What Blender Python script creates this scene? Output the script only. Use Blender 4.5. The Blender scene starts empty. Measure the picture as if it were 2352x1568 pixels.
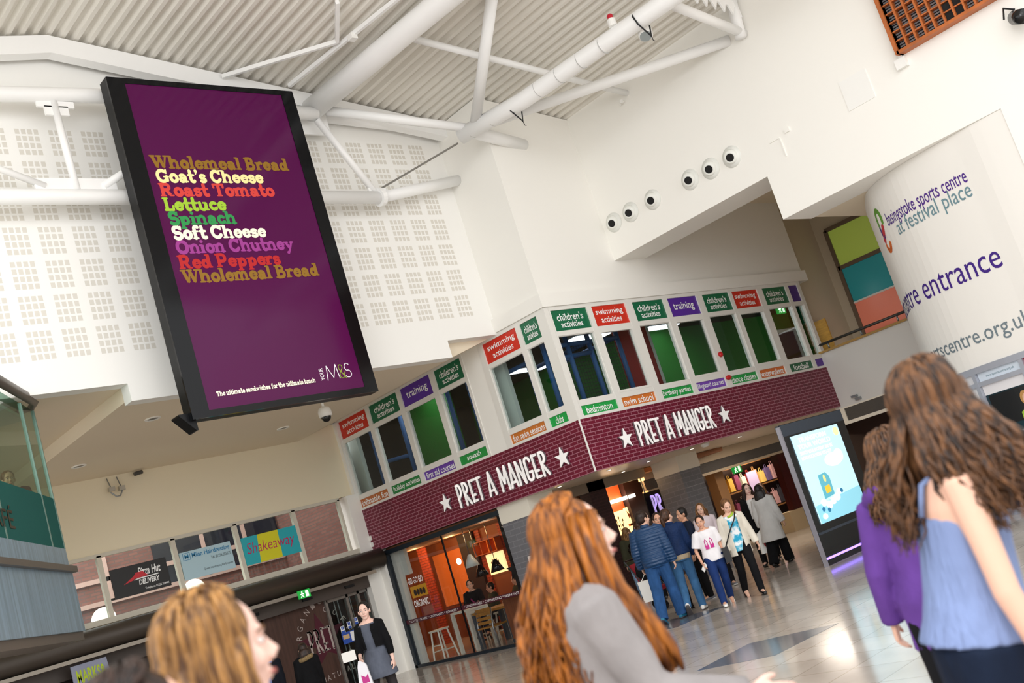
import bpy, bmesh, math, random
from mathutils import Vector, Matrix
random.seed(7)
S = bpy.context.scene
COL = S.collection
PI = math.pi

# ------------------------------------------------------------------ camera, sky, light, exposure
CAM = Vector((-14.342, -13.420, 1.841))
YAW, PITCH, ROLL, FPX = 0.7893812, 0.1811912, -0.3056373, 2484.70
cy, sy, cp, sp = math.cos(YAW), math.sin(YAW), math.cos(PITCH), math.sin(PITCH)
FWD = Vector((cy*cp, sy*cp, sp)); RT = Vector((sy, -cy, 0)); UP = RT.cross(FWD)
cr, sr = math.cos(ROLL), math.sin(ROLL)
R2 = RT*cr + UP*sr; U2 = UP*cr - RT*sr
cam = bpy.data.cameras.new('camera'); camo = bpy.data.objects.new('camera', cam); COL.objects.link(camo)
M3 = Matrix((R2, U2, -FWD)).transposed()
camo.matrix_world = Matrix.Translation(CAM) @ M3.to_4x4()
cam.sensor_fit = 'HORIZONTAL'; cam.sensor_width = 36; cam.lens = FPX/2352*36
cam.clip_start = .05; cam.clip_end = 300
cam.dof.use_dof = True; cam.dof.focus_distance = 18.0; cam.dof.aperture_fstop = 2.8
S.camera = camo
S.view_settings.view_transform = 'Standard'; S.view_settings.look = 'None'
S.view_settings.exposure = 0.5; S.view_settings.gamma = 1.0; S.view_settings.use_curve_mapping = False
W = bpy.data.worlds.new('sky'); S.world = W; W.use_nodes = True
bg = W.node_tree.nodes['Background']
bg.inputs[0].default_value = (1.0, 0.995, .99, 1); bg.inputs[1].default_value = 1.3

def lamp(name, kind, loc, power, color=(1, 1, 1), size=.1, target=None, spot=None, size_y=None):
    l = bpy.data.lights.new(name, kind); l.energy = power; l.color = color
    if kind == 'AREA':
        l.size = size
        if size_y: l.shape = 'RECTANGLE'; l.size_y = size_y
    else: l.shadow_soft_size = size
    if spot: l.spot_size = spot; l.spot_blend = .6
    o = bpy.data.objects.new(name, l); COL.objects.link(o); o.location = loc
    if target is not None:
        o.rotation_euler = (Vector(target)-Vector(loc)).to_track_quat('-Z', 'Y').to_euler()
    return o
# daylight for unseen glazing behind the camera; first lamp lowered to light the truss
lamp('unseen_glazing_daylight', 'AREA', (-19, -15, 10.5), 800, (1, 1, 1), 9, (-3, 2, 7), size_y=9)
lamp('unseen_glazing_daylight', 'AREA', (-9, -19, 13), 160, (1, .99, .97), 8, (3, -4, 5), size_y=8)

# ------------------------------------------------------------------ helpers
def tag(o, label=None, cat=None, group=None, kind=None):
    if label: o['label'] = label
    if cat: o['category'] = cat
    if group: o['group'] = group
    if kind: o['kind'] = kind
    return o
def thing(name, label, cat, loc=(0, 0, 0), rz=0, group=None):
    o = bpy.data.objects.new(name, None); COL.objects.link(o)
    o.empty_display_size = .1
    o.location = loc; o.rotation_euler = (0, 0, rz)
    return tag(o, label, cat, group)
def link(name, me, m=None, parent=None, world=True, smooth=False):
    o = bpy.data.objects.new(name, me); COL.objects.link(o)
    if m is not None:
        for x in (m if isinstance(m, (list, tuple)) else [m]): me.materials.append(x)
    if smooth:
        for p in me.polygons: p.use_smooth = True
    if parent is not None:
        o.parent = parent
        if world:
            r = parent
            while r.parent is not None: r = r.parent
            if parent.parent is None:
                o.matrix_parent_inverse = Matrix.LocRotScale(r.location, r.rotation_euler, r.scale).inverted()
    return o
def dup(root, loc, rz=None, label=None, cat=None, group=None):
    r = root.copy(); COL.objects.link(r); r.location = loc
    if rz is not None: r.rotation_euler = (0, 0, rz)
    if label: r['label'] = label
    if group: r['group'] = group
    for ch in list(root.children):
        c = ch.copy(); COL.objects.link(c); c.parent = r
        for g in list(ch.children):
            d = g.copy(); COL.objects.link(d); d.parent = c
    return r

class MB:
    def __init__(s): s.v = []; s.f = []; s.mi = []; s.cur = 0
    def add(s, vs, fs):
        b = len(s.v); s.v += [tuple(v) for v in vs]
        for f in fs: s.f.append([i+b for i in f]); s.mi.append(s.cur)
        return s
    def box(s, x0, x1, y0, y1, z0, z1):
        if x0 > x1: x0, x1 = x1, x0
        if y0 > y1: y0, y1 = y1, y0
        if z0 > z1: z0, z1 = z1, z0
        return s.add([(x0,y0,z0),(x1,y0,z0),(x1,y1,z0),(x0,y1,z0),(x0,y0,z1),(x1,y0,z1),(x1,y1,z1),(x0,y1,z1)],
                     [(0,3,2,1),(4,5,6,7),(0,1,5,4),(1,2,6,5),(2,3,7,6),(3,0,4,7)])
    def obox(s, c, sx, sy_, sz, mat3):
        b = MB().box(-sx/2, sx/2, -sy_/2, sy_/2, -sz/2, sz/2)
        return s.add([Vector(c) + mat3 @ Vector(v) for v in b.v], b.f)
    def bar(s, p, q, w, h=None, up=(0, 0, 1)):
        p = Vector(p); q = Vector(q); h = h or w; d = (q-p); L = d.length; d.normalize()
        u = Vector(up); x = d.cross(u)
        if x.length < 1e-4: x = d.cross(Vector((1, 0, 0)))
        x.normalize(); u = x.cross(d)
        m = Matrix((x, d, u)).transposed()
        return s.obox((p+q)/2, w, L, h, m)
    def tube(s, pts, r, n=12, cap=True, ell=None):
        pts = [Vector(p) for p in pts]; k = len(pts)
        if not isinstance(r, (list, tuple)): r = [r]*k
        vs = []; fs = []; x = None
        for i, p in enumerate(pts):
            d = (pts[min(i+1, k-1)] - pts[max(i-1, 0)])
            if d.length < 1e-9: d = Vector((0, 0, 1))
            d.normalize()
            if x is None:
                x = d.cross(Vector((0, 0, 1)))
                if x.length < 1e-3: x = Vector((1, 0, 0))
            x = x - d*x.dot(d)
            if x.length < 1e-6: x = d.orthogonal()
            x.normalize(); y = d.cross(x)
            for j in range(n):
                a = 2*PI*j/n; vs.append(p + x*(math.cos(a)*r[i]) + y*(math.sin(a)*r[i]))
        for i in range(k-1):
            for j in range(n):
                a = i*n+j; b = i*n+(j+1) % n
                fs.append((a, b, b+n, a+n))
        if cap: fs.append(tuple(range(n-1, -1, -1))); fs.append(tuple(range((k-1)*n, k*n)))
        return s.add(vs, fs)
    def lathe(s, prof, c=(0, 0, 0), n=24, mat=None):
        vs = []; fs = []
        for (r, z) in prof:
            for j in range(n):
                a = 2*PI*j/n; vs.append(Vector((r*math.cos(a), r*math.sin(a), z)))
        for i in range(len(prof)-1):
            for j in range(n):
                a = i*n+j; b = i*n+(j+1) % n; fs.append((a, b, b+n, a+n))
        fs.append(tuple(range(n-1, -1, -1))); fs.append(tuple(range((len(prof)-1)*n, len(prof)*n)))
        if mat is not None: vs = [mat @ v for v in vs]
        return s.add([v+Vector(c) for v in vs], fs)
    def ell(s, c, rx, ry, rz, n=14, m=9, mat=None):
        vs = []; fs = []
        for i in range(m+1):
            t = PI*i/m
            for j in range(n):
                a = 2*PI*j/n
                v = Vector((rx*math.sin(t)*math.cos(a), ry*math.sin(t)*math.sin(a), rz*math.cos(t)))
                vs.append((mat @ v if mat is not None else v) + Vector(c))
        for i in range(m):
            for j in range(n):
                a = i*n+j; b = i*n+(j+1) % n; fs.append((a, a+n, b+n, b))
        return s.add(vs, fs)
    def prism(s, poly, fn, d0, d1):           # poly: 2-D outline; fn(u, v, d) -> point
        n = len(poly)
        vs = [fn(u, v, d0) for u, v in poly] + [fn(u, v, d1) for u, v in poly]
        fs = [tuple(range(n-1, -1, -1)), tuple(range(n, 2*n))] + [(i, (i+1) % n, (i+1) % n + n, i+n) for i in range(n)]
        return s.add(vs, fs)
    def mesh(s, name):
        me = bpy.data.meshes.new(name); me.from_pydata(s.v, [], s.f); me.update()
        if any(s.mi): me.polygons.foreach_set('material_index', s.mi)
        bm = bmesh.new(); bm.from_mesh(me); bmesh.ops.recalc_face_normals(bm, faces=bm.faces); bm.to_mesh(me); bm.free()
        return me
    def build(s, name, m, parent=None, smooth=False, world=True):
        return link(name, s.mesh(name), m, parent, world, smooth)
def struct(name, mb, m, label=None, parent=None, smooth=False):
    o = mb.build(name, m, parent, smooth)
    if parent is None: tag(o, label, None, None, 'structure')
    return o
def solo(name, mb, m, label, cat, group=None, smooth=False):
    return tag(mb.build(name, m, None, smooth), label, cat, group)

# ------------------------------------------------------------------ materials
def srgb(h):
    if isinstance(h, str):
        h = h.lstrip('#'); h = [int(h[i:i+2], 16)/255 for i in (0, 2, 4)]
    return tuple((c/12.92 if c <= .04045 else ((c+.055)/1.055)**2.4) for c in h) + (1,)
MATS = {}
def mat(name, col, rough=.5, metal=0, spec=.5, emit=0, ecol=None, noise=None, bump=None, alpha=None):
    if name in MATS: return MATS[name]
    m = bpy.data.materials.new(name); m.use_nodes = True; nt = m.node_tree
    b = nt.nodes['Principled BSDF']; c = srgb(col)
    b.inputs['Base Color'].default_value = c; b.inputs['Roughness'].default_value = rough
    b.inputs['Metallic'].default_value = metal; b.inputs['Specular IOR Level'].default_value = spec
    if emit:
        b.inputs['Emission Color'].default_value = srgb(ecol) if ecol else c
        b.inputs['Emission Strength'].default_value = emit
    if noise or bump:
        tc = nt.nodes.new('ShaderNodeTexCoord')
    if noise:                                 # (scale, amount, (sx, sy, sz))
        mp = nt.nodes.new('ShaderNodeMapping'); mp.inputs['Scale'].default_value = noise[2] if len(noise) > 2 else (1, 1, 1)
        nt.links.new(tc.outputs['Object'], mp.inputs[0])
        n = nt.nodes.new('ShaderNodeTexNoise'); n.inputs['Scale'].default_value = noise[0]; n.inputs['Detail'].default_value = 4
        nt.links.new(mp.outputs[0], n.inputs['Vector'])
        r = nt.nodes.new('ShaderNodeValToRGB')
        r.color_ramp.elements[0].position = .3; r.color_ramp.elements[1].position = .7
        a = noise[1]
        r.color_ramp.elements[0].color = tuple(max(0, x*(1-a)) for x in c[:3]) + (1,)
        r.color_ramp.elements[1].color = tuple(min(1, x*(1+a)) for x in c[:3]) + (1,)
        nt.links.new(n.outputs[0], r.inputs[0]); nt.links.new(r.outputs[0], b.inputs['Base Color'])
    if bump:                                  # (scale, strength, (sx, sy, sz))
        mp = nt.nodes.new('ShaderNodeMapping'); mp.inputs['Scale'].default_value = bump[2] if len(bump) > 2 else (1, 1, 1)
        nt.links.new(tc.outputs['Object'], mp.inputs[0])
        n = nt.nodes.new('ShaderNodeTexNoise'); n.inputs['Scale'].default_value = bump[0]; n.inputs['Detail'].default_value = 3
        nt.links.new(mp.outputs[0], n.inputs['Vector'])
        bp = nt.nodes.new('ShaderNodeBump'); bp.inputs['Strength'].default_value = bump[1]; bp.inputs['Distance'].default_value = .02
        nt.links.new(n.outputs[0], bp.inputs['Height']); nt.links.new(bp.outputs[0], b.inputs['Normal'])
    MATS[name] = m; return m
def brick(name, c1, c2, mortar, bw, bh, ms, rough=.5, spec=.5, vec='xz'):
    if name in MATS: return MATS[name]
    m = mat(name, c1, rough, 0, spec); nt = m.node_tree; b = nt.nodes['Principled BSDF']
    tc = nt.nodes.new('ShaderNodeTexCoord'); sep = nt.nodes.new('ShaderNodeSeparateXYZ'); cb = nt.nodes.new('ShaderNodeCombineXYZ')
    nt.links.new(tc.outputs['Object'], sep.inputs[0])
    ad = nt.nodes.new('ShaderNodeMath'); ad.operation = 'SUBTRACT'
    nt.links.new(sep.outputs[0], ad.inputs[0]); nt.links.new(sep.outputs[1], ad.inputs[1])
    nt.links.new(ad.outputs[0], cb.inputs[0]); nt.links.new(sep.outputs[2], cb.inputs[1])
    t = nt.nodes.new('ShaderNodeTexBrick')
    t.inputs['Color1'].default_value = srgb(c1); t.inputs['Color2'].default_value = srgb(c2); t.inputs['Mortar'].default_value = srgb(mortar)
    t.inputs['Scale'].default_value = 1; t.inputs['Mortar Size'].default_value = ms; t.inputs['Mortar Smooth'].default_value = .1
    t.inputs['Brick Width'].default_value = bw; t.inputs['Row Height'].default_value = bh
    nt.links.new(cb.outputs[0], t.inputs['Vector']); nt.links.new(t.outputs['Color'], b.inputs['Base Color'])
    bp = nt.nodes.new('ShaderNodeBump'); bp.inputs['Strength'].default_value = .3; bp.inputs['Distance'].default_value = .01; bp.invert = True
    nt.links.new(t.outputs['Fac'], bp.inputs['Height']); nt.links.new(bp.outputs[0], b.inputs['Normal'])
    return m
def glass(name, tint=(1, 1, 1), refl=.12, rough=.02, density=1.0):
    if name in MATS: return MATS[name]
    m = bpy.data.materials.new(name); m.use_nodes = True; nt = m.node_tree; nt.nodes.clear()
    o = nt.nodes.new('ShaderNodeOutputMaterial'); mx = nt.nodes.new('ShaderNodeMixShader')
    tr = nt.nodes.new('ShaderNodeBsdfTransparent'); tr.inputs[0].default_value = tint + (1,)
    gl = nt.nodes.new('ShaderNodeBsdfGlossy'); gl.inputs['Roughness'].default_value = rough
    fr = nt.nodes.new('ShaderNodeFresnel'); fr.inputs[0].default_value = 1.45
    mp = nt.nodes.new('ShaderNodeMath'); mp.operation = 'MULTIPLY'; mp.inputs[1].default_value = refl/.04
    cl = nt.nodes.new('ShaderNodeClamp')
    ge = nt.nodes.new('ShaderNodeNewGeometry'); fb = nt.nodes.new('ShaderNodeMath'); fb.operation = 'SUBTRACT'; fb.inputs[0].default_value = 1
    nt.links.new(ge.outputs['Backfacing'], fb.inputs[1]); ff = nt.nodes.new('ShaderNodeMath'); ff.operation = 'MULTIPLY'
    nt.links.new(fr.outputs[0], ff.inputs[0]); nt.links.new(fb.outputs[0], ff.inputs[1])
    nt.links.new(ff.outputs[0], mp.inputs[0]); nt.links.new(mp.outputs[0], cl.inputs[0]); nt.links.new(cl.outputs[0], mx.inputs[0])
    nt.links.new(tr.outputs[0], mx.inputs[1]); nt.links.new(gl.outputs[0], mx.inputs[2]); nt.links.new(mx.outputs[0], o.inputs[0])
    MATS[name] = m; return m

def film(name, col, op):
    if name in MATS: return MATS[name]
    m = bpy.data.materials.new(name); m.use_nodes = True; nt = m.node_tree; nt.nodes.clear()
    o = nt.nodes.new('ShaderNodeOutputMaterial'); mx = nt.nodes.new('ShaderNodeMixShader'); mx.inputs[0].default_value = op
    tr = nt.nodes.new('ShaderNodeBsdfTransparent'); tr.inputs[0].default_value = srgb(col); df = nt.nodes.new('ShaderNodeBsdfDiffuse'); df.inputs[0].default_value = srgb(col)
    nt.links.new(tr.outputs[0], mx.inputs[1]); nt.links.new(df.outputs[0], mx.inputs[2]); nt.links.new(mx.outputs[0], o.inputs[0]); MATS[name] = m; return m
WALL = mat('cream_plaster', '#f8f6f0', .85, spec=.2)
WHITE = mat('white_paint', '#f4f3ef', .45)
FRAMEW = mat('white_frame', '#eceae4', .4)
SOFF = mat('bounce_tinted_soffit', '#ecdfc8', .9, spec=.2)  # cream plaster with warm bounce light mixed into its colour
DARK = mat('dark_void', '#0c0b0b', .8)
BLACK = mat('black_gloss', '#0b0c0f', .16)
ORANGE = mat('orange_wall', '#d8732a', .7)
GREEN = mat('green_wall', '#0f6e14', .8)
STEEL = mat('brushed_steel', '#9aa0a4', .35, .8)
TXTW = mat('white_vinyl', '#ffffff', .5)

# ------------------------------------------------------------------ lettering
def frame_fn(o, x, u):
    o = Vector(o); x = Vector(x).normalized(); u = Vector(u).normalized(); n = x.cross(u)
    return lambda a, b, d: o + x*a + u*b + n*d
def text_mesh(body, bold=0, shear=0, spacing=1, lines=1.0):
    c = bpy.data.curves.new('lettering', 'FONT'); c.body = body; c.size = 1; c.offset = bold; c.shear = shear
    c.space_character = spacing; c.space_line = lines; c.align_x = 'CENTER'; c.resolution_u = 3
    o = bpy.data.objects.new('lettering', c); COL.objects.link(o)
    dg = bpy.context.evaluated_depsgraph_get(); dg.update()
    me = bpy.data.meshes.new_from_object(o.evaluated_get(dg))
    bpy.data.objects.remove(o); bpy.data.curves.remove(c)
    return me
def text(body, fn, box, m, parent=None, name='lettering', bold=0.0, shear=0, depth=.004, label=None, keep=False, lines=1.0, mapper=None):
    """box = (u0, u1, v0, v1): the lettering is fitted into it; fn maps (u, v, d) to the world."""
    me = text_mesh(body, bold, shear, 1, lines)
    vs = [v.co.copy() for v in me.vertices]
    x0 = min(v.x for v in vs); x1 = max(v.x for v in vs); y0 = min(v.y for v in vs); y1 = max(v.y for v in vs)
    u0, u1, v0, v1 = box; su = (u1-u0)/(x1-x0); sv = (v1-v0)/(y1-y0)
    for v in me.vertices:
        v.co = fn(u0+(v.co.x-x0)*su, v0+(v.co.y-y0)*sv, depth)
    me.update()
    o = link(name, me, m, parent)
    if label: o['label'] = label
    return o
def arc(cx, cy_, rx, ry, a0, a1, n=10):
    return [(cx+rx*math.cos(math.radians(a0+(a1-a0)*i/n)), cy_+ry*math.sin(math.radians(a0+(a1-a0)*i/n))) for i in range(n+1)]
def stroke_poly(mb, pts, t, fn, d0, d1, round_=True):
    for i in range(len(pts)-1):
        a = Vector(pts[i] + (0,)) if len(pts[i]) == 2 else Vector(pts[i]); b = Vector(pts[i+1] + (0,))
        d = b-a
        if d.length < 1e-6: continue
        d.normalize(); n = Vector((-d.y, d.x, 0))*t/2
        q = [a+n, b+n, b-n, a-n]
        mb.prism([(p.x, p.y) for p in q], fn, d0, d1)
    if round_:
        for p in pts:
            mb.prism([(p[0]+t/2*math.cos(2*PI*k/10), p[1]+t/2*math.sin(2*PI*k/10)) for k in range(10)], fn, d0, d1)
H_, T_ = .2, .1                               # heavy and thin strokes of the fat slab letters
def sf(x, y, w=.17): return (.11, [(x-w, y), (x+w, y)])
SLAB = {
 'W': (1.32, [(.2, [(.14,.95),(.42,.08)]), (.12, [(.42,.08),(.66,.9)]), (.2, [(.62,.95),(.9,.08)]), (.12, [(.9,.08),(1.16,.95)]), sf(.14,.95), sf(.62,.95), sf(1.16,.95,.15)]),
 'h': (.86, [(.2, [(.17,.03),(.17,.97)]), (.17, [(.2,.4)]+arc(.43,.4,.21,.22,150,20)+[(.64,.05)]), sf(.08,.95,.1), sf(.17,.05), sf(.64,.05,.15)]),
 'o': (.72, [(.2, arc(.36,.33,.24,.26,0,360,18))]),
 'l': (.44, [(.2, [(.2,.03),(.2,.97)]), sf(.11,.95,.1), sf(.2,.05)]),
 'e': (.7, [(.19, arc(.36,.33,.24,.25,-40,-345,16)), (.1, [(.14,.35),(.56,.35)])]),
 'm': (1.24, [(.2, [(.17,.03),(.17,.6)]), (.17, [(.2,.4)]+arc(.4,.4,.18,.21,150,20)+[(.58,.05)]), (.17, [(.6,.4)]+arc(.8,.4,.18,.21,150,20)+[(.99,.05)]), sf(.1,.58,.1), sf(.17,.05,.15), sf(.58,.05,.13), sf(1.0,.05,.15)]),
 'a': (.76, [(.18, arc(.27,.2,.15,.14,0,360,14)), (.18, arc(.33,.42,.2,.16,150,0)+[(.53,.08)]), sf(.6,.06,.1)]),
 'B': (.92, [(.2, [(.2,.05),(.2,.93)]), (.17, [(.2,.93),(.44,.93)]+arc(.44,.73,.2,.2,90,-90)+[(.2,.52)]), (.19, [(.2,.52),(.46,.52)]+arc(.46,.29,.26,.235,90,-90)+[(.2,.05)]), sf(.12,.94,.1), sf(.12,.05,.1)]),
 'r': (.62, [(.2, [(.17,.03),(.17,.6)]), (.18, [(.2,.4)]+arc(.4,.4,.16,.19,150,50)), sf(.1,.58,.1), sf(.19,.05,.17)]),
 'd': (.82, [(.19, arc(.32,.31,.2,.24,0,360,16)), (.2, [(.58,.05),(.58,.97)]), sf(.5,.95,.11), sf(.66,.05,.1)]),
 'G': (1.0, [(.2, arc(.48,.49,.36,.42,50,330,16)), (.2, [(.8,.15),(.8,.42)]), sf(.76,.43), (.12, [(.8,.7),(.82,.95)])]),
 't': (.54, [(.2, [(.22,.9),(.22,.2)]+arc(.36,.18,.13,.12,180,320)), (.13, [(.04,.57),(.46,.57)])]),
 '\u2019': (.34, [(.2, [(.17,.9),(.18,.88)]), (.1, [(.24,.86),(.12,.66)])]),
 's': (.6, [(.17, arc(.3,.45,.19,.13,30,240,9)+arc(.3,.19,.2,.14,80,-150,9))]),
 'C': (.96, [(.2, arc(.48,.49,.36,.42,45,325,16)), (.12, [(.8,.68),(.82,.95)])]),
 'R': (.98, [(.2, [(.2,.05),(.2,.93)]), (.18, [(.2,.93),(.48,.93)]+arc(.48,.71,.23,.22,90,-90)+[(.2,.49)]), (.19, [(.46,.49),(.7,.1)]), sf(.12,.94,.1), sf(.2,.05), sf(.8,.06,.12)]),
 'T': (.92, [(.2, [(.45,.05),(.45,.93)]), (.13, [(.08,.92),(.82,.92)]), (.13, [(.07,.92),(.09,.68)]), (.13, [(.83,.92),(.81,.68)]), sf(.45,.05)]),
 'L': (.8, [(.2, [(.22,.05),(.22,.93)]), sf(.2,.94), (.14, [(.08,.06),(.68,.06)]), (.13, [(.68,.06),(.7,.33)])]),
 'u': (.86, [(.19, [(.17,.58),(.17,.26)]+arc(.38,.24,.2,.18,180,340)), (.2, [(.62,.6),(.62,.05)]), sf(.1,.58,.1), sf(.54,.58,.1), sf(.7,.05,.09)]),
 'S': (.8, [(.21, arc(.4,.69,.26,.23,35,250,10)+arc(.4,.27,.27,.22,75,-150,10)), (.1, [(.68,.72),(.7,.95)])]),
 'p': (.82, [(.2, [(.2,.58),(.2,-.28)]), (.19, arc(.44,.31,.2,.24,0,360,16)), sf(.12,.57,.1), sf(.2,-.27)]),
 'i': (.44, [(.2, [(.2,.03),(.2,.6)]), sf(.12,.58,.1), sf(.2,.05), (.2, [(.2,.86),(.21,.86)])]),
 'n': (.86, [(.2, [(.17,.03),(.17,.6)]), (.17, [(.2,.4)]+arc(.43,.4,.21,.22,150,20)+[(.64,.05)]), sf(.09,.58,.1), sf(.17,.05), sf(.64,.05,.15)]),
 'c': (.66, [(.19, arc(.36,.33,.24,.25,50,320,14))]),
 'f': (.56, [(.2, [(.2,.05),(.2,.72)]+arc(.36,.74,.16,.19,180,50)), (.12, [(.04,.57),(.44,.57)]), sf(.22,.05)]),
 'O': (1.02, [(.21, arc(.5,.49,.38,.42,0,360,22))]),
 'y': (.84, [(.18, [(.16,.57),(.42,.1)]), (.14, [(.68,.57),(.4,0),(.24,-.26)]), sf(.16,.57), sf(.66,.57,.13), (.17, [(.2,-.24),(.22,-.23)])]),
 'P': (.9, [(.2, [(.2,.05),(.2,.93)]), (.18, [(.2,.93),(.48,.93)]+arc(.48,.68,.24,.25,90,-90)+[(.2,.43)]), sf(.12,.94,.1), sf(.2,.05)]),
 'w': (1.16, [(.18, [(.14,.57),(.36,.07)]), (.12, [(.36,.07),(.56,.54)]), (.18, [(.54,.57),(.76,.07)]), (.12, [(.76,.07),(.98,.57)]), sf(.14,.57,.14), sf(.54,.57,.14), sf(.98,.57,.13)]),
 ' ': (.34, []),
}
def slab_text(body, fn, u0, u1, v0, vh, m, parent, depth=.004, label=None, name='lettering', wt=1.3):
    w = sum(SLAB[c][0] for c in body); k = (u1-u0)/w; mb = MB(); x = 0; q = 0
    def poly(P):
        nonlocal q
        q += 1; b = len(mb.v); mb.v += [tuple(fn(u0+(x+a)*k, v0+bb*vh, depth+q*1.5e-5)) for a, bb in P]; mb.f.append(list(range(b, b+len(P)))); mb.mi.append(0)
    for c in body:
        for t, pts in SLAB[c][1]:
            stem = len(pts) == 2 and t > .15; h = t*wt/2 if t > .12 else t*1.12/2
            for i in range(len(pts)-1):
                dx, dy = pts[i+1][0]-pts[i][0], pts[i+1][1]-pts[i][1]; L = math.hypot(dx, dy)
                if L < 1e-6: continue
                nx, ny = -dy/L*h, dx/L*h; a, bb = pts[i], pts[i+1]
                poly([(a[0]+nx, a[1]+ny), (a[0]-nx, a[1]-ny), (bb[0]-nx, bb[1]-ny), (bb[0]+nx, bb[1]+ny)])
            if not (stem and L > .3):
                for a in pts: poly([(a[0]+h*math.cos(2*PI*j/12), a[1]+h*math.sin(2*PI*j/12)) for j in range(12)])
        x += SLAB[c][0]
    o = mb.build(name, m, parent)
    if label: o['label'] = label
    return o
# tall narrow shop letters
DECO = {
 'P': (.5, [[(.12,0),(.12,.97)], [(.12,.97),(.24,.97)]+arc(.24,.72,.16,.25,90,-60,10)+[(.12,.36)]]),
 'R': (.55, [[(.12,0),(.12,.97)], [(.12,.97),(.24,.97)]+arc(.24,.76,.16,.21,90,-70,10)+[(.14,.48)], [(.14,.5),(.46,0)]]),
 'E': (.48, [[(.12,.03),(.12,.97)], [(.12,.95),(.4,.95)], [(.12,.3),(.34,.3)], [(.12,.04),(.4,.04)]]),
 'T': (.5, [[(.25,0),(.25,.95)], [(.03,.95),(.47,.95)]]),
 'A': (.56, [[(.06,0),(.28,1)], [(.28,1),(.5,0)], [(.14,.2),(.42,.2)]]),
 'M': (.72, [[(.1,0),(.14,1)], [(.14,1),(.36,.3)], [(.36,.3),(.58,1)], [(.58,1),(.62,0)]]),
 'N': (.62, [[(.11,0),(.11,.97)], [(.13,.97),(.47,.03)], [(.49,0),(.49,.97)]]),
 'G': (.54, [[(.44,.8)]+arc(.27,.8,.17,.17,10,180,8)+arc(.27,.18,.17,.16,180,360,8)+[(.44,.36)], [(.28,.36),(.46,.36)]]),
 'I': (.3, [[(.15,0),(.15,.97)]]), 'C': (.5, [[(.42,.78)]+arc(.26,.8,.16,.17,0,180,8)+arc(.26,.18,.16,.16,180,360,8)+[(.42,.22)]]),
 'O': (.54, [arc(.27,.79,.17,.18,0,180,8)+arc(.27,.19,.17,.17,180,360,8)+[(.44,.79)]]),
 ' ': (.34, []),
}
def deco_text(body, fn, u0, u1, v0, vh, m, parent, d0, d1, t=.115, name='letter', single=False, cat=None):
    w = sum(DECO[c][0] for c in body); k = (u1-u0)/w; x = 0; mb = MB(); out = []
    for c in body:
        if c != ' ':
            if not single: mb = MB()
            for pts in DECO[c][1]:
                g = lambda a, b, d, x=x: fn(u0+(x+a)*k, v0+b*vh, d)
                # pen is square in metres: stretch the outline before stroking
                pp = [(a*k, b*vh) for a, b in pts]
                h = lambda a, b, d, x=x: fn(u0+x*k+a, v0+b, d)
                stroke_poly(mb, pp, t*k, h, d0, d1)
            if not single: out.append(mb.build(name, m, parent))
        x += DECO[c][0]
    if single: out.append(mb.build(name, m, parent))
    return out
def star_poly(cx, cy_, r, rot=90, ri=.4):
    return [(cx+(r if i % 2 == 0 else r*ri)*math.cos(math.radians(rot+36*i)), cy_+(r if i % 2 == 0 else r*ri)*math.sin(math.radians(rot+36*i))) for i in range(10)]
# ------------------------------------------------------------------ the shell
def floor_z(x, y):
    t = (x-CAM.x)*math.cos(YAW) + (y-CAM.y)*math.sin(YAW)
    k = min(1, max(0, (8.7-t)/4.0)); k = k*k*(3-2*k)
    return .31*k
fm = mat('floor_stone', '#c9bfb5', .13, spec=.5, noise=(1.3, .12, (1, 1, 1)))
nt = fm.node_tree; pb = nt.nodes['Principled BSDF']; ramp = pb.inputs['Base Color'].links[0].from_socket
tc = nt.nodes.new('ShaderNodeTexCoord'); tb = nt.nodes.new('ShaderNodeTexBrick'); tb.offset = 0
tb.inputs['Scale'].default_value = 1; tb.inputs['Brick Width'].default_value = .6; tb.inputs['Row Height'].default_value = .6
tb.inputs['Mortar Size'].default_value = .006; tb.inputs['Color1'].default_value = (1, 1, 1, 1); tb.inputs['Color2'].default_value = (.86, .85, .84, 1); tb.inputs['Mortar'].default_value = (.55, .5, .45, 1)
mxc = nt.nodes.new('ShaderNodeMix'); mxc.data_type = 'RGBA'; mxc.blend_type = 'MULTIPLY'; mxc.inputs[0].default_value = 1
nt.links.new(tc.outputs['Object'], tb.inputs['Vector']); nt.links.new(ramp, mxc.inputs[6]); nt.links.new(tb.outputs['Color'], mxc.inputs[7]); nt.links.new(mxc.outputs[2], pb.inputs['Base Color'])
mb = MB(); NX, NY = 84, 84; X0, X1, Y0, Y1 = -24, 20, -24, 18
mb.v = [(X0+(X1-X0)*i/NX, Y0+(Y1-Y0)*j/NY, floor_z(X0+(X1-X0)*i/NX, Y0+(Y1-Y0)*j/NY)) for j in range(NY+1) for i in range(NX+1)]
mb.f = [(j*(NX+1)+i, j*(NX+1)+i+1, (j+1)*(NX+1)+i+1, (j+1)*(NX+1)+i) for j in range(NY) for i in range(NX)]; mb.mi = [0]*len(mb.f)
struct('floor', mb, fm, 'polished beige stone floor of the atrium', smooth=True)
GRAN = mat('granite_inlay', '#6b6f78', .14, noise=(60, .25))
mb = MB(); mb.prism([(-5.07,-5.26),(-4.0,-5.22),(-3.73,-6.29),(-4.91,-6.22)], lambda a, b, d: (a, b, d), .0005, .003)
struct('trim_1', mb, GRAN, 'dark granite pointed inlay in the pale floor')
mb = MB(); mb.prism([(-1.85,-1.2),(-.72,-1.12),(-.45,-2.2),(-1.65,-2.15)], lambda a, b, d: (a, b, d), .0005, .003)
struct('trim_2', mb, GRAN, 'dark granite inlay under the walking group')

roof_z = lambda x: 10.225-.145*x if x > -7.55 else 11.32+.145*(x+7.55)
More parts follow.
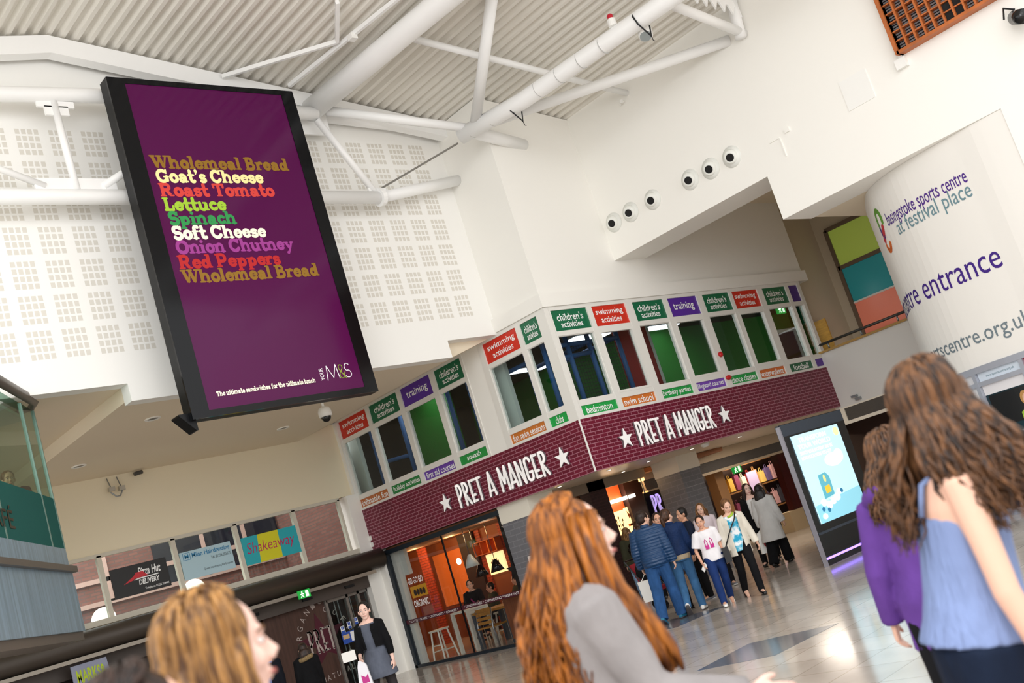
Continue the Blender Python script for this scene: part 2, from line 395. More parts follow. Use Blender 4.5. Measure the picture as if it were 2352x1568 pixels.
# perforated acoustic wall (the squares are part of its surface)
pm = mat('perforated_plaster', '#faf9f5', .85, spec=.2); nt = pm.node_tree; pb = nt.nodes['Principled BSDF']
def mth(op, a, b=None, c=None):
    n = nt.nodes.new('ShaderNodeMath'); n.operation = op
    for i, q in enumerate((a, b, c)):
        if q is None: continue
        if isinstance(q, (int, float)): n.inputs[i].default_value = q
        else: nt.links.new(q, n.inputs[i])
    return n.outputs[0]
tc = nt.nodes.new('ShaderNodeTexCoord'); sp = nt.nodes.new('ShaderNodeSeparateXYZ'); nt.links.new(tc.outputs['Object'], sp.inputs[0])
def band(u, per, n, pitch, size):             # n squares of `size` every `pitch` in each period
    f = mth('FLOORED_MODULO', u, per); inside = mth('LESS_THAN', f, n*pitch-(pitch-size))
    return mth('MULTIPLY', inside, mth('LESS_THAN', mth('FLOORED_MODULO', f, pitch), size))
ux = mth('ADD', sp.outputs[0], .81+.4955*30); uz = mth('ADD', sp.outputs[2], -6.26+.5275*10)
mk = mth('MULTIPLY', band(ux, .4955, 4, .092, .066), band(uz, .5275, 4, .113, .082))
mk = mth('MULTIPLY', mk, mth('MULTIPLY', mth('GREATER_THAN', sp.outputs[2], 6.2), mth('LESS_THAN', sp.outputs[2], 9.92)))
mk = mth('MULTIPLY', mk, mth('LESS_THAN', sp.outputs[0], -.4))
mxc = nt.nodes.new('ShaderNodeMix'); mxc.data_type = 'RGBA'; mxc.inputs[6].default_value = srgb('#faf9f5'); mxc.inputs[7].default_value = srgb('#e0dcd3')
nt.links.new(mk, mxc.inputs[0]); nt.links.new(mxc.outputs[2], pb.inputs['Base Color'])
bp = nt.nodes.new('ShaderNodeBump'); bp.inputs['Strength'].default_value = .5; bp.inputs['Distance'].default_value = .02; bp.invert = True
nt.links.new(mk, bp.inputs['Height']); nt.links.new(bp.outputs[0], pb.inputs['Normal'])
XZ = lambda a, b, d: (a, d, b)
YZ = lambda a, b, d: (d, a, b)
mb = MB().prism([(-14,5.77),(-7.48,5.77),(-7.48,5.5),(-1.29,5.5),(-1.29,5.83),(0,5.83),(0,roof_z(0)-.02),(-7.55,11.3),(-14,roof_z(-14)-.02)], XZ, 1.35, 1.6)
struct('wall_perforated', mb, pm, 'white acoustic wall with groups of small square perforations behind the large screen')
mb = MB().prism([(0,6.12),(1.6,6.12),(1.6,roof_z(0)-.02),(0,roof_z(0)-.02)], YZ, 0, .25)
struct('wall_corner', mb, WALL, 'narrow cream wall between the perforated wall and the corner')
mb = MB().prism([(.25,6.12),(9.2,6.12),(9.2,8.4),(3.3,8.4),(3.3,9.7),(2.5,roof_z(2.5)-.02),(.25,roof_z(.25)-.02)], XZ, 0, .25)
struct('wall_end', mb, WALL, 'cream wall above the long row of windows')
mb = MB().prism([(0.0,6.7),(0.0,9.9),(-16,9.9),(-16,0),(-7.9,0),(-7.9,5.87),(-3.87,5.87),(-3.87,6.7)], YZ, 2.45, 3.4)
struct('wall_right', mb, WALL, 'large cream wall with the row of round nozzles and a stepped opening')
# cornice over the corner windows
mb = MB().prism([(-.07,1.35),(-.07,-.07),(9.25,-.07),(9.25,.2),(.2,.2),(.2,1.35)], lambda a, b, d: (a, b, d), 5.862, 6.125)
struct('trim_3', mb, WALL, 'plain cream cornice band over the corner windows')
# recess behind the stepped opening
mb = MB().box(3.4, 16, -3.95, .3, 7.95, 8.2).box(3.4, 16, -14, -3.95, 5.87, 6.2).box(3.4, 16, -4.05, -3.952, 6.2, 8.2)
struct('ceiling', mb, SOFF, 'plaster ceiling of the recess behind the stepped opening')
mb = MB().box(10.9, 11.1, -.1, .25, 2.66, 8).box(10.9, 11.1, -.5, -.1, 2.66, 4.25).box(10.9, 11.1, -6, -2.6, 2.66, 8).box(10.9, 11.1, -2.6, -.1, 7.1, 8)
mb.box(9.2, 11, .25, .4, 2.66, 8.0).box(8.9, 11.1, -6.1, -6, 0, 8).box(10.9, 11.1, -6, -2.4, 0, 2.6)  # wall behind the curve is unseen, added to stop light leaking in
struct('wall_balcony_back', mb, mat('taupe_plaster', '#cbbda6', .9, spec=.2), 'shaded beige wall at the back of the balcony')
# balcony front, its vent beam, cap and rail
mb = MB().prism([(-2.45,2.66),(.12,2.66),(.1,2.9),(.03,3.3),(.0,4.02),(-2.45,4.02)], YZ, 8.68, 8.95)
mb.box(8.7, 11, -2.45, .1, 2.6, 2.66)
struct('wall_balcony', mb, mat('grey_plaster', '#e0deda', .85, spec=.2), 'pale grey balcony front beyond the brick fascia')
mb = MB().box(8.62, 8.98, -2.45, .0, 4.02, 4.07); t = thing('balcony_rail', 'dark metal handrail over the grey balcony front', 'railing', (8.8, -1.2, 4.07))
mb.build('cap', mat('oak', '#b08a4a', .5, noise=(6, .2, (1, 8, 8))), t)
MB().tube([(8.75,-2.45,4.23),(8.75,.02,4.23)], .032).build('handrail', mat('dark_steel', '#4a4744', .4, .4), t, True)
for y in (-2.1, -1.15, -.25): MB().tube([(8.75,y,4.06),(8.75,y,4.23)], .02).build('post', STEEL, t, True)
solo('timber_screen', MB().box(9.24, 9.28, -.12, .2, 4.0, 4.85).box(9.28, 9.7, .16, .2, 4.0, 4.85), mat('pine', '#c9973a', .5, noise=(5, .15, (1, 1, 6))), 'small orange timber panel standing on the balcony beside the last window', 'panel')
# coloured glass window at the back of the balcony
t = tag(MB().box(10.78, 10.9, -2.6, -.1, 7.05, 7.15).box(10.78,10.9,-.16,-.06,4.2,7.1).box(10.78,10.9,-1.5,-1.36,4.2,7.1).box(10.78,10.9,-2.62,-2.5,4.2,7.1).box(10.78,10.9,-2.6,-.1,6.02,6.12).box(10.78,10.9,-2.6,-.1,4.2,4.28).build('window_1', mat('bronze_frame', '#6f5d4c', .5)), 'dark framed window of coloured glass panes at the back of the balcony', None, None, 'structure')
for nm, c, y0, y1, z0, z1 in (('lime','#b3c95a',-1.36,-.16,6.12,7.05),('teal','#2b8b90',-1.36,-.16,5.14,6.02),('coral','#e08068',-1.36,-.16,4.28,5.1),('coral','#e08068',-2.5,-1.5,6.12,7.05),('amber','#e5a758',-2.5,-1.5,5.14,6.02),('violet','#7a5a8c',-2.5,-1.5,4.28,5.1)):
    o = MB().box(10.83, 10.85, y0, y1, z0, z1).build('pane', mat('pane_'+nm, c, .25, emit=.1), t); o['label'] = nm + ' glass pane'
MB().box(10.8, 10.88, -1.36, -.16, 5.1, 5.14).build('transom', FRAMEW, t)

# curved wall of the sports centre
KP = [Vector(p) for p in ((2.45,-11),(2.466,-7.88),(2.56,-7.04),(2.71,-6.27),(2.93,-5.66),(3.37,-5.08),(3.98,-4.67),(5.23,-4.0),(7,-3.2),(8.75,-2.35))]
KC = []
for i in range(len(KP)-1):
    p0, p1, p2, p3 = KP[max(i-1,0)], KP[i], KP[i+1], KP[min(i+2,len(KP)-1)]
    for q in range(10):
        t_ = q/10; KC.append(.5*((2*p1)+(-p0+p2)*t_+(2*p0-5*p1+4*p2-p3)*t_*t_+(-p0+3*p1-3*p2+p3)*t_**3))
KC.append(KP[-1])
KS = [0]
for i in range(1, len(KC)): KS.append(KS[-1]+(KC[i]-KC[i-1]).length)
def curve_pt(s, z, d=0):                       # s: length along the curve, d: out of the wall
    s = min(max(s, 0), KS[-1]-1e-4); i = 0
    while KS[i+1] < s: i += 1
    f = (s-KS[i])/(KS[i+1]-KS[i]); p = KC[i].lerp(KC[i+1], f); tg = (KC[i+1]-KC[i]).normalized()
    n = Vector((-tg.y, tg.x))
    return Vector((p.x+n.x*d, p.y+n.y*d, z))
cw = lambda u, v, d: curve_pt(-u, v, d)       # u runs the way the writing reads
def curved(mb, s0, s1, z0, z1, d0, d1, n=8):
    for i in range(n):
        a = s0+(s1-s0)*i/n; b = s0+(s1-s0)*(i+1)/n
        P = [curve_pt(a,z0,d0),curve_pt(b,z0,d0),curve_pt(b,z0,d1),curve_pt(a,z0,d1),curve_pt(a,z1,d0),curve_pt(b,z1,d0),curve_pt(b,z1,d1),curve_pt(a,z1,d1)]
        fs = [(0,1,2,3),(4,7,6,5),(0,4,5,1),(3,2,6,7)]
        if i == 0: fs.append((0,3,7,4))
        if i == n-1: fs.append((1,5,6,2))
        mb.add(P, fs)
    return mb
mb = curved(MB(), 0, KS[-1]-.01, 2.37, 5.868, -.25, 0, 80); curved(mb, 5.95, KS[-1]-.01, 0, 2.37, -.25, 0, 30)
bmw = mb.build('wall_curved', mat('white_plaster', '#f1eee8', .8, spec=.2)); tag(bmw, 'white curved wall lettered for the sports centre', None, None, 'structure')
bm = bmesh.new(); bm.from_mesh(bmw.data); bmesh.ops.remove_doubles(bm, verts=bm.verts, dist=.001); bm.to_mesh(bm and bmw.data); bm.free()
PURP = mat('purple_vinyl', '#4a1a86', .5); TEALV = mat('grey_teal_vinyl', '#6f8f99', .5)
t = thing('wall_lettering', 'purple and grey sports centre lettering with round logo on the white curved wall', 'lettering', curve_pt(4.8, 4.9))
text('basingstoke sports centre', cw, (-5.86,-3.99,5.02,5.33), PURP, t, 'lettering', bold=.004)
text('at festival place', cw, (-5.64,-4.0,4.78,5.12), TEALV, t, 'lettering', bold=.004)
text('sports centre entrance', cw, (-8.3,-3.97,3.55,3.99), mat('deep_purple_vinyl', '#3d1682', .5), t, 'lettering', bold=.0)
text('www.sportscentre.org.uk', cw, (-7.3,-3.86,2.63,2.96), mat('grey_vinyl', '#74828a', .5), t, 'lettering', bold=.004)
for nm, c, pts, w in (('green','#5f9a2c',arc(6.17,5.3,.13,.18,-20,200,12),.09),('purple','#4b2a78',[(6.3,5.2),(6.28,5.08),(6.2,5.0)],.08),('red','#c2202e',[(6.12,5.16),(6.2,5.05),(6.27,4.95)],.12),('orange','#d96a22',arc(6.17,4.9,.12,.16,200,340,10),.09)):
    mb = MB(); stroke_poly(mb, pts, w, lambda a, b, d: curve_pt(a, b, d), .003, .006)
    o = mb.build('logo', mat('logo_'+nm, c, .5), t); o['label'] = nm+' stroke of the round logo'
# glazed entrance under the curved wall
GREYF = mat('grey_frame', '#a9adb8', .35, .2); TEALG = mat('dark_teal_film', '#12323c', .3); WFILM = mat('white_film', '#e9e7ea', .4)
t = tag(curved(curved(curved(MB(), 3.7, 5.95, 2.27, 2.37, -.12, .03), 3.7, 5.95, 2.06, 2.13, -.1, .02), 3.7, 5.95, 0, .1, -.1, .02).build('door_1', GREYF), 'grey framed glazed entrance with posters under the curved wall', None, None, 'structure')
mb = MB()
for s in (5.92, 5.19, 4.3, 3.72): curved(mb, s-.035, s+.035, 0, 2.3, -.1, .025, 1)
curved(mb, 4.33, 5.16, 1.19, 1.25, -.1, .02, 4)
mb.build('frame', GREYF, t)
curved(MB(), 5.23, 5.88, 1.15, 2.27, -.06, -.04).build('pane', WFILM, t); curved(MB(), 5.23, 5.88, .1, 1.15, -.06, -.04).build('pane', TEALG, t)
curved(MB(), 4.33, 5.15, 2.13, 2.27, -.06, -.03).build('sign', mat('pale_blue_film', '#dbe6f2', .4), t)
curved(MB(), 4.33, 5.15, 1.9, 2.06, -.06, -.03).build('pane', WFILM, t); curved(MB(), 4.33, 5.15, .1, 1.9, -.06, -.035).build('pane', TEALG, t)
curved(MB(), 4.33, 5.1, 1.38, 1.88, -.035, -.03).build('pane', mat('night_film', '#16181a', .3), t)
curved(MB(), 3.75, 4.27, 2.13, 2.27, -.06, -.03).build('sign', mat('crimson_film', '#c21a4a', .4), t); curved(MB(), 3.75, 4.27, .1, 2.06, -.06, -.03).build('pane', WFILM, t)
text('www.sportscentre.org.uk', cw, (-5.0,-4.46,2.165,2.215), TEALV, t, depth=-.026)
curved(MB(), 4.55, 5.06, .7, 1.02, -.033, -.026).build('sign', mat('violet_film', '#6f5bc4', .4), t); text('spa', cw, (-5.0,-4.62,.8,.95), TXTW, t, depth=-.02)
for i, s in enumerate(('fitness', 'spa', 'dance', 'studio', 'Pools', 'more')): text(s, cw, (-5.62 if i % 2 else -5.5,-5.27,.98-.085*i,1.03-.085*i), TXTW, t, depth=-.03)
text('also at the', cw, (-5.05,-4.72,1.08,1.13), TXTW, t, depth=-.028)
curved(MB(), 5.25, 5.85, .28, .36, -.035, -.03).build('sign', WFILM, t)
# poster figure: a staff member in a green shirt (flat print on the door glass)
def flat(parent, poly, m, d, nm='print'):
    mb = MB(); mb.prism(poly, cw, d, d+.002); return mb.build(nm, m, parent)
E_ = lambda cx, cz, rx, rz, n=18: [(cx+rx*math.cos(2*PI*k/n), cz+rz*math.sin(2*PI*k/n)) for k in range(n)]
flat(t, E_(-4.47,1.7,.09,.115), mat('print_blonde', '#b98a4e', .5), -.026)
flat(t, E_(-4.46,1.68,.06,.085), mat('print_skin', '#e3b79a', .5), -.022)
flat(t, [(-4.62,1.5),(-4.5,1.57),(-4.4,1.57),(-4.3,1.5),(-4.3,1.0),(-4.58,1.0),(-4.57,1.25),(-4.64,1.25)], mat('print_lime', '#9cc63c', .5), -.024)
flat(t, [(-4.66,1.26),(-4.58,1.26),(-4.55,.95),(-4.6,.93)], mat('print_skin', '#e3b79a', .5), -.022)
flat(t, [(-4.5,1.56),(-4.46,1.56),(-4.36,1.2),(-4.42,1.2)], mat('print_lilac', '#b79ad0', .5), -.021)
flat(t, [(-4.58,1.02),(-4.3,1.02),(-4.3,.6),(-4.56,.6)], mat('print_dark', '#1c1d24', .5), -.0215)

# wall with the sign windows (left of the brick corner) and the soffit over it
WY = 7.41
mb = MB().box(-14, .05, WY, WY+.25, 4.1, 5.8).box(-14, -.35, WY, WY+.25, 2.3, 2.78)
struct('wall_sign_windows', mb, mat('bounce_tinted_plaster', '#f3e8cd', .85, spec=.2), 'cream wall above the strip window with shop signs')  # same cream paint, its colour warmed to carry the bounce light here
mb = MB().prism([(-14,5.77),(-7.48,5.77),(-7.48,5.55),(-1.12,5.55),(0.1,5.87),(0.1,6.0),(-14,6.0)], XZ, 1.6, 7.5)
struct('ceiling', mb, SOFF, 'cream soffit under the perforated wall, tinted with warm bounce light')
mb = MB().box(-.36, -.001, 7.28, WY+.2, 0, 4.09).box(-.001, .2, 7.08, 7.5, 0, 2.7); mb.box(-.1, .02, 7.3, WY+.1, 4.09, 5.8)
struct('wall_pilaster', mb, WALL, 'white pilaster beside the shop window')
# upper-floor slab edge & soffit of the covered walk
mb = MB().box(.06, 18, .06, 16, 2.712, 2.9)
struct('ceiling', mb, mat('walk_soffit', '#d9cdbb', .35, spec=.5), 'smooth soffit over the covered walk under the brick fascia')
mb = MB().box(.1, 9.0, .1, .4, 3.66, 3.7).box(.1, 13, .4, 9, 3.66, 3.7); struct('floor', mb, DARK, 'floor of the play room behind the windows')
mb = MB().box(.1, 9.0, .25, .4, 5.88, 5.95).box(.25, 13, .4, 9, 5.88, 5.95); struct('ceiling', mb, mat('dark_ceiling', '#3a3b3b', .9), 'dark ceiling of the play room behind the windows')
mb = MB().box(5.2, 13, 3.0, 3.1, 3.7, 5.88).box(5.2, 5.3, 3.1, 8.6, 3.7, 5.88).box(12.9, 13, .4, 3, 3.7, 5.88).box(1.5, 1.6, 5.05, 6.85, 3.7, 5.88)
struct('wall_play_room', mb, GREEN, 'green inner walls of the play room behind the windows')
struct('wall_play_red', MB().box(2.97, 3.95, 1.0, 1.12, 3.7, 5.88), mat('red_wall', '#8e1616', .8), 'red partition in the play room')
struct('wall_play_post', MB().box(4.02, 4.3, 1.2, 1.4, 3.7, 5.88).box(.32, .42, 7.26, 7.8, 3.7, 5.88).box(.35, .45, 1.83, 2.28, 3.7, 5.88), mat('post_white', '#cfd4d0', .6), 'white posts inside the play room windows')
struct('wall_play_back', MB().box(.1, 5.2, 8.6, 8.7, 3.7, 5.88), mat('dark_blue_wall', '#141d28', .9), 'dark wall at the back of the play room')

# ------------------------------------------------------------------ corrugated roof
CORR = mat('corrugated_metal', '#e9e5dc', .5, 0)
def corr(name, xa, xb, ya, yb, label):
    mb = MB(); n = int(abs(xb-xa)/.2); prof = []
    for i in range(n):
        x = xa+(xb-xa)*i/n; w = (xb-xa)/n
        for f, h in ((0, 0), (.32, 0), (.5, .075), (.82, .075)): prof.append((x+w*f, h))
    prof.append((xb, 0))
    mb.v = [(x, y, roof_z(x)+h) for y in (ya, yb) for x, h in prof]; m_ = len(prof)
    mb.f = [(i, i+1, m_+i+1, m_+i) for i in range(m_-1)]; mb.mi = [0]*len(mb.f)
    b = len(mb.v); mb.v += [(x, y, roof_z(x)+.12) for x in (xa, xb) for y in (ya, yb)]; mb.f.append((b, b+1, b+3, b+2)); mb.mi.append(0)
    return struct(name, mb, CORR, label)
corr('ceiling', -7.55, 2.6, -10.5, 1.5, 'pale corrugated metal roof sloping to the large cream wall')
corr('ceiling', -13.5, -7.55, -10.5, 1.5, 'pale corrugated metal roof beyond the ridge')
WT = mat('white_steel', '#fbfbfa', .35)
# gable beam along the roof edge, with the dark ventilation gap beneath it
t = thing('gable_beam', 'white flat steel beam following the gable over the large screen', 'beam', (-7.5, .9, 11))
g0 = lambda x: roof_z(x)-.03
for xa, xb in ((-7.55, .22), (-13.5, -7.55)):
    mb = MB(); mb.prism([(xa, g0(xa)), (xb, g0(xb)), (xb, g0(xb)-.26), (xa, g0(xa)-.26)], XZ, 1.02, 1.1); mb.prism([(xa, g0(xa)-.26), (xb, g0(xb)-.26), (xb, g0(xb)-.3), (xa, g0(xa)-.3)], XZ, 1.02, 1.22)
    mb.build('beam', WT, t)
mb = MB(); mb.prism([(-7.5, g0(-7.5)-.1), (-3.6, g0(-3.6)-.1), (-3.6, g0(-3.6)-.24), (-7.5, g0(-7.5)-.19)], XZ, 1.325, 1.352); mb.build('vent_gap', DARK, t)
# ------------------------------------------------------------------ brick fascia, shop sign, columns
FAS = brick('maroon_brick', '#650a26', '#720d2d', '#a8707f', .205, .0697, .007, .35, .4)
LX = lambda a, b, d: (-d, a, b)                # on the face that recedes to the left: u = y
LXr = lambda a, b, d: (-d, -a, b)              # same face, u runs the way the writing reads (towards the corner)
RX = lambda a, b, d: (a, -d, b)                # on the face that recedes to the right: u = x
t = thing('shop_fascia', 'maroon brick fascia with raised white PRET A MANGER letters around the corner', 'shop sign', (0, 0, 2.71))
FZ0, FZ1 = 2.711, 3.686
MB().box(-.04, .06, .06, 7.43, FZ0, FZ1).build('brick_panel', FAS, t)
MB().box(-.04, 8.7, -.04, .06, FZ0, FZ1).build('brick_panel', FAS, t)
MB().box(-.055, -.03, -.055, -.03, FZ0, FZ1).build('corner_strip', WHITE, t)
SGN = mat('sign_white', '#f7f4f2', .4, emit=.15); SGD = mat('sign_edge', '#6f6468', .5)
for fn, a0, a1 in ((LXr, -3.83, -1.0), (RX, 1.31, 3.76)):
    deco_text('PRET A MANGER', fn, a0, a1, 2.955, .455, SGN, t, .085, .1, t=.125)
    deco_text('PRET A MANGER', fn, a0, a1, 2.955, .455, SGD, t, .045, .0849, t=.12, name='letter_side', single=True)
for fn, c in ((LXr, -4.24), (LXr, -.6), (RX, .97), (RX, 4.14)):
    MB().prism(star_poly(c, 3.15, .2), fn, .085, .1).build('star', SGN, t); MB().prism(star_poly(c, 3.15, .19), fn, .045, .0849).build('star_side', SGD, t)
for z in (2.83, 2.98): MB().box(-.06, -.04, 7.2, 7.3, z, z+.1).build('switch_plate', WHITE, t)
TILE = brick('grey_brick', '#77777c', '#6f6f75', '#85858a', .3, .11, .008, .3)
COLW = mat('cream_capital', '#efe9da', .6)
t = thing('column', 'square column of grey tiles with cream capital behind the red-haired walker', 'column', (.44, 2.5, 0))
MB().box(.1, .78, 2.05, 2.95, 0, 2.36).build('shaft', TILE, t); MB().box(.085, .8, 2.03, 2.96, 2.36, 2.711).build('capital', COLW, t)
t = thing('column', 'square column of dark grey tiles with cream capital behind the crowd', 'column', (5.1, 2.4, 0))
MB().box(4.77, 5.5, 2.02, 2.75, 0, 2.36).build('shaft', TILE, t); MB().box(4.755, 5.52, 2.0, 2.76, 2.36, 2.711).build('capital', COLW, t)
solo('paper_notice', MB().box(.08, .09, 2.31, 2.5, 1.3, 1.62), mat('paper', '#ece9e4', .7), 'white paper notice stuck on the grey tiled column', 'notice')

# ------------------------------------------------------------------ play room windows and their sign panels
PANE = glass('pane_glass', (.9, .95, .94), .045)
def bank(name, label, fn, cols, ends, casement=()):
    """cols: (u0, u1) of each light; three tiers: sign, pane, sign"""
    mb = MB(); pr = lambda u0, u1, v0, v1, d0=-.08, d1=.03: mb.prism([(u0,v0),(u1,v0),(u1,v1),(u0,v1)], fn, d0, d1)
    e0, e1 = ends
    for v0, v1 in ((3.686, 3.74), (3.925, 4.03), (5.285, 5.375), (5.785, 5.86)): pr(e0+.02, e1-.02, v0, v1)
    us = [e0] + [q for c in cols for q in c] + [e1]
    for i in range(0, len(us), 2): pr(us[i], us[i+1], 3.686, 5.86, -.085, .034)
    w = struct(name, mb, FRAMEW, label)
    for i, (u0, u1) in enumerate(cols):
        b = MB(); b.prism([(u0,4.03),(u1,4.03),(u1,5.285),(u0,5.285)], fn, -.03, -.022); b.build('pane', PANE, w)
        m2 = MB(); k = .045 if i in casement else .012
        for a0, a1, v0, v1 in ((u0,u1,4.03,4.03+k),(u0,u1,5.285-k,5.285),(u0,u0+k,4.03+k,5.285-k),(u1-k,u1,4.03+k,5.285-k)): m2.prism([(a0,v0),(a1,v0),(a1,v1),(a0,v1)], fn, -.035, .036 if i in casement else .012)
        m2.build('sash', FRAMEW, w)
    return w
SC = {'swimming\nactivities': '#d5311f', "children's\nactivities": '#0c6a46', 'training': '#5a2ca0', '': '#4b2386',
      'inflatable fun': '#c06a2a', 'holiday activities': '#17853c', 'first aid courses': '#6a3bab', 'squash': '#17953f', 'fun swim sessions': '#d0782a', 'clubs': '#17a548',
      'badminton': '#17a548', 'swim school': '#d9782b', 'birthday parties': '#16a046', 'lifeguard courses': '#7a48b8', 'dance classes': '#16a046', 'waterwalkerz': '#d9702b', 'football': '#12663f', ' ': '#5b2f9a'}
CN = {'#d5311f': 'red', '#0c6a46': 'dark green', '#5a2ca0': 'purple', '#4b2386': 'deep purple', '#c06a2a': 'brown orange', '#17853c': 'green', '#6a3bab': 'purple', '#17953f': 'green', '#d0782a': 'orange', '#17a548': 'bright green', '#d9782b': 'orange', '#16a046': 'green', '#7a48b8': 'lilac', '#d9702b': 'orange', '#12663f': 'dark green', '#5b2f9a': 'purple'}
def panel(body, fn, u0, u1, low, where):
    c = SC[body]; m = mat('panel_'+c[1:], c, .35); v0, v1 = (3.74, 3.925) if low else (5.375, 5.785)
    mb = MB(); mb.prism([(u0,v0),(u1,v0),(u1,v1),(u0,v1)], fn, -.04, .005)
    words_ = body.replace('\n', ' ').strip()
    o = solo('sign_panel', mb, m, '%s %spanel %s' % (CN[c], words_+' ' if words_ else 'plain ', where), 'sign', 'coloured sign panels between the play room windows')
    if words_:
        W_ = u1-u0
        if '\n' in body:
            a, b = body.split('\n'); big = .8 if a.startswith('s') else .72
            text(a, fn, (u0+W_*(1-big)/2, u1-W_*(1-big)/2, 5.575, 5.72), TXTW, o, depth=.008, bold=.012); text(b, fn, (u0+W_*.2, u1-W_*.2, 5.44, 5.555), TXTW, o, depth=.008, bold=.012)
        elif low: 
            k = min(.9, .075*len(body)+.05)/2; text(body, fn, ((u0+u1)/2-W_*k, (u0+u1)/2+W_*k, 3.765, 3.9), TXTW, o, depth=.008, bold=.012)
        else: text(body, fn, (u0+W_*.15, u1-W_*.15, 5.48, 5.68), TXTW, o, depth=.008, bold=.012)
    return o
sw, chi = 'swimming\nactivities', "children's\nactivities"
A_ = [(-7.29,-6.14),(-6.0,-4.9),(-4.75,-3.67),(-3.5,-2.6)]
bank('window_2', 'four-light window bank under the soffit above the shop front', LXr, A_, (-7.4, -2.52))
for (u0, u1), a, b, w in zip(A_, (sw, chi, 'training', chi), ('inflatable fun', 'holiday activities', 'first aid courses', 'squash'), ('at the pilaster end of the shaded bank', 'second light of the shaded bank', 'third light of the shaded bank', 'beside the pier of the shaded bank')):
    panel(a, LXr, u0, u1, False, 'over the ' + w if not w.startswith(('at', 'beside')) else w+', above the glass'); panel(b, LXr, u0, u1, True, 'under the ' + w if not w.startswith(('at', 'beside')) else w+', below the glass')
B_ = [(-1.85,-.83),(-.7,-.21)]
bank('window_3', 'two-light window bank beside the outer corner', LXr, B_, (-2.0, .034))
for (u0, u1), a, b, w in zip(B_, (sw, chi), ('fun swim sessions', 'clubs'), ('wider light just before the corner post', 'narrow light touching the corner post')):
    panel(a, LXr, u0, u1, False, 'over the ' + w); panel(b, LXr, u0, u1, True, 'under the ' + w)
C_ = [(.13,1.13),(1.27,2.28),(2.5,3.5),(3.65,4.66),(4.87,5.86),(5.98,6.99),(7.2,8.18),(8.32,8.72)]
bank('window_4', 'long eight-light window bank over the right sign face', RX, C_, (.088, 8.85), (1, 3, 5))
OW = ('first light after the corner', 'second light after the corner', 'third light after the corner', 'fourth light after the corner', 'fifth light after the corner', 'sixth light after the corner', 'seventh light after the corner', 'narrow end light by the balcony')
for (u0, u1), a, b, w in zip(C_, (chi, sw, chi, 'training', chi, sw, chi, ''), ('badminton', 'swim school', 'birthday parties', 'lifeguard courses', 'dance classes', 'waterwalkerz', 'football', ' '), OW):
    panel(a, RX, u0, u1, False, 'over the ' + w); panel(b, RX, u0, u1, True, 'under the ' + w)
struct('wall_pier', MB().box(-.02, .2, 2.0, 2.52, 3.69, 5.88), WALL, 'white pier between the two window banks')
for y, z in ((4.86, 4.15), (4.86, 3.82)): pass
solo('red_alarm', MB().ell((4.76, -.06, 4.42), .06, .05, .06).ell((4.76, -.06, 3.9), .09, .05, .05), mat('alarm_red', '#c2121a', .4), 'small red alarm units on the mullion under the fifth light', 'alarm')
# play equipment and lights seen through the panes
BLUE = mat('blue_foam', '#14508c', .6)
t = thing('climbing_frame', 'blue padded climbing frame inside the corner play room windows', 'play frame', (.9, 1, 3.7))
for x, y in ((.4,.7),(1.08,.7),(1.71,.7),(2.59,.7),(.6,1.41),(.6,3.28),(.6,4.0),(.6,5.8),(.6,7.02),(.6,2.6)): MB().tube([(x,y,3.7),(x,y,5.7)], .05).build('post', BLUE, t, True)
for p, q in (((.4,.7,5.28),(2.59,.7,5.28)),((.4,.7,5.02),(1.71,.7,5.06)),((.6,1.41,5.2),(.6,3.28,5.2)),((.6,5.8,4.5),(.6,7.02,4.62)),((.6,5.8,4.35),(1.4,6.6,4.35)),((1.71,.7,5.28),(1.75,2.4,5.28)),((2.59,.7,5.3),(2.6,2.4,5.3))): MB().tube([p, q], .045).build('rail', BLUE, t, True)
NET = mat('net_black', '#0d1216', .9)
mb = MB()
for i in range(30): mb.tube([(.42+.074*i,.76,3.72),(.42+.074*i,.76,5.25)], .004, 4)
for i in range(21): mb.tube([(.4,.76,3.75+.072*i),(2.59,.76,3.75+.072*i)], .004, 4)
mb.build('net', NET, t)
LITE = mat('light_panel', '#f4f6ff', .5, emit=2.2)
for x, y, lab in ((6.6,2.65,'third light after the corner'),(4.0,2.65,'first light after the corner'),(4.3,5.1,'first light, farther back'),(1.4,3.2,'two-light bank')):
    solo('ceiling_light', MB().box(x-.6, x+.6, y-.16, y+.16, 5.84, 5.875), LITE, 'glowing ceiling panel in the play room seen through the ' + lab, 'ceiling light', 'ceiling lights of the play room')
lamp('play_room_lamp', 'AREA', (6.8, 1.6, 5.8), 16, size=1.2); lamp('play_room_lamp', 'AREA', (.9, 5.4, 5.8), 7, size=1.0); lamp('play_room_lamp', 'AREA', (2.4, 2.0, 5.8), 5, size=1.0)
t = tag(MB().box(11.9, 12.75, 2.93, 2.97, 3.7, 5.3).build('door_2', mat('brown_door', '#6a4a2a', .5)), 'brown door in the play room behind the seventh light', None, None, 'structure')
MB().box(11.8, 11.9, 2.9, 2.97, 3.7, 5.4).box(12.75, 12.85, 2.9, 2.97, 3.7, 5.4).box(11.9, 12.75, 2.9, 2.97, 5.3, 5.4).build('frame', FRAMEW, t)
EXG = mat('exit_green', '#1c9a3c', .4, emit=.5)
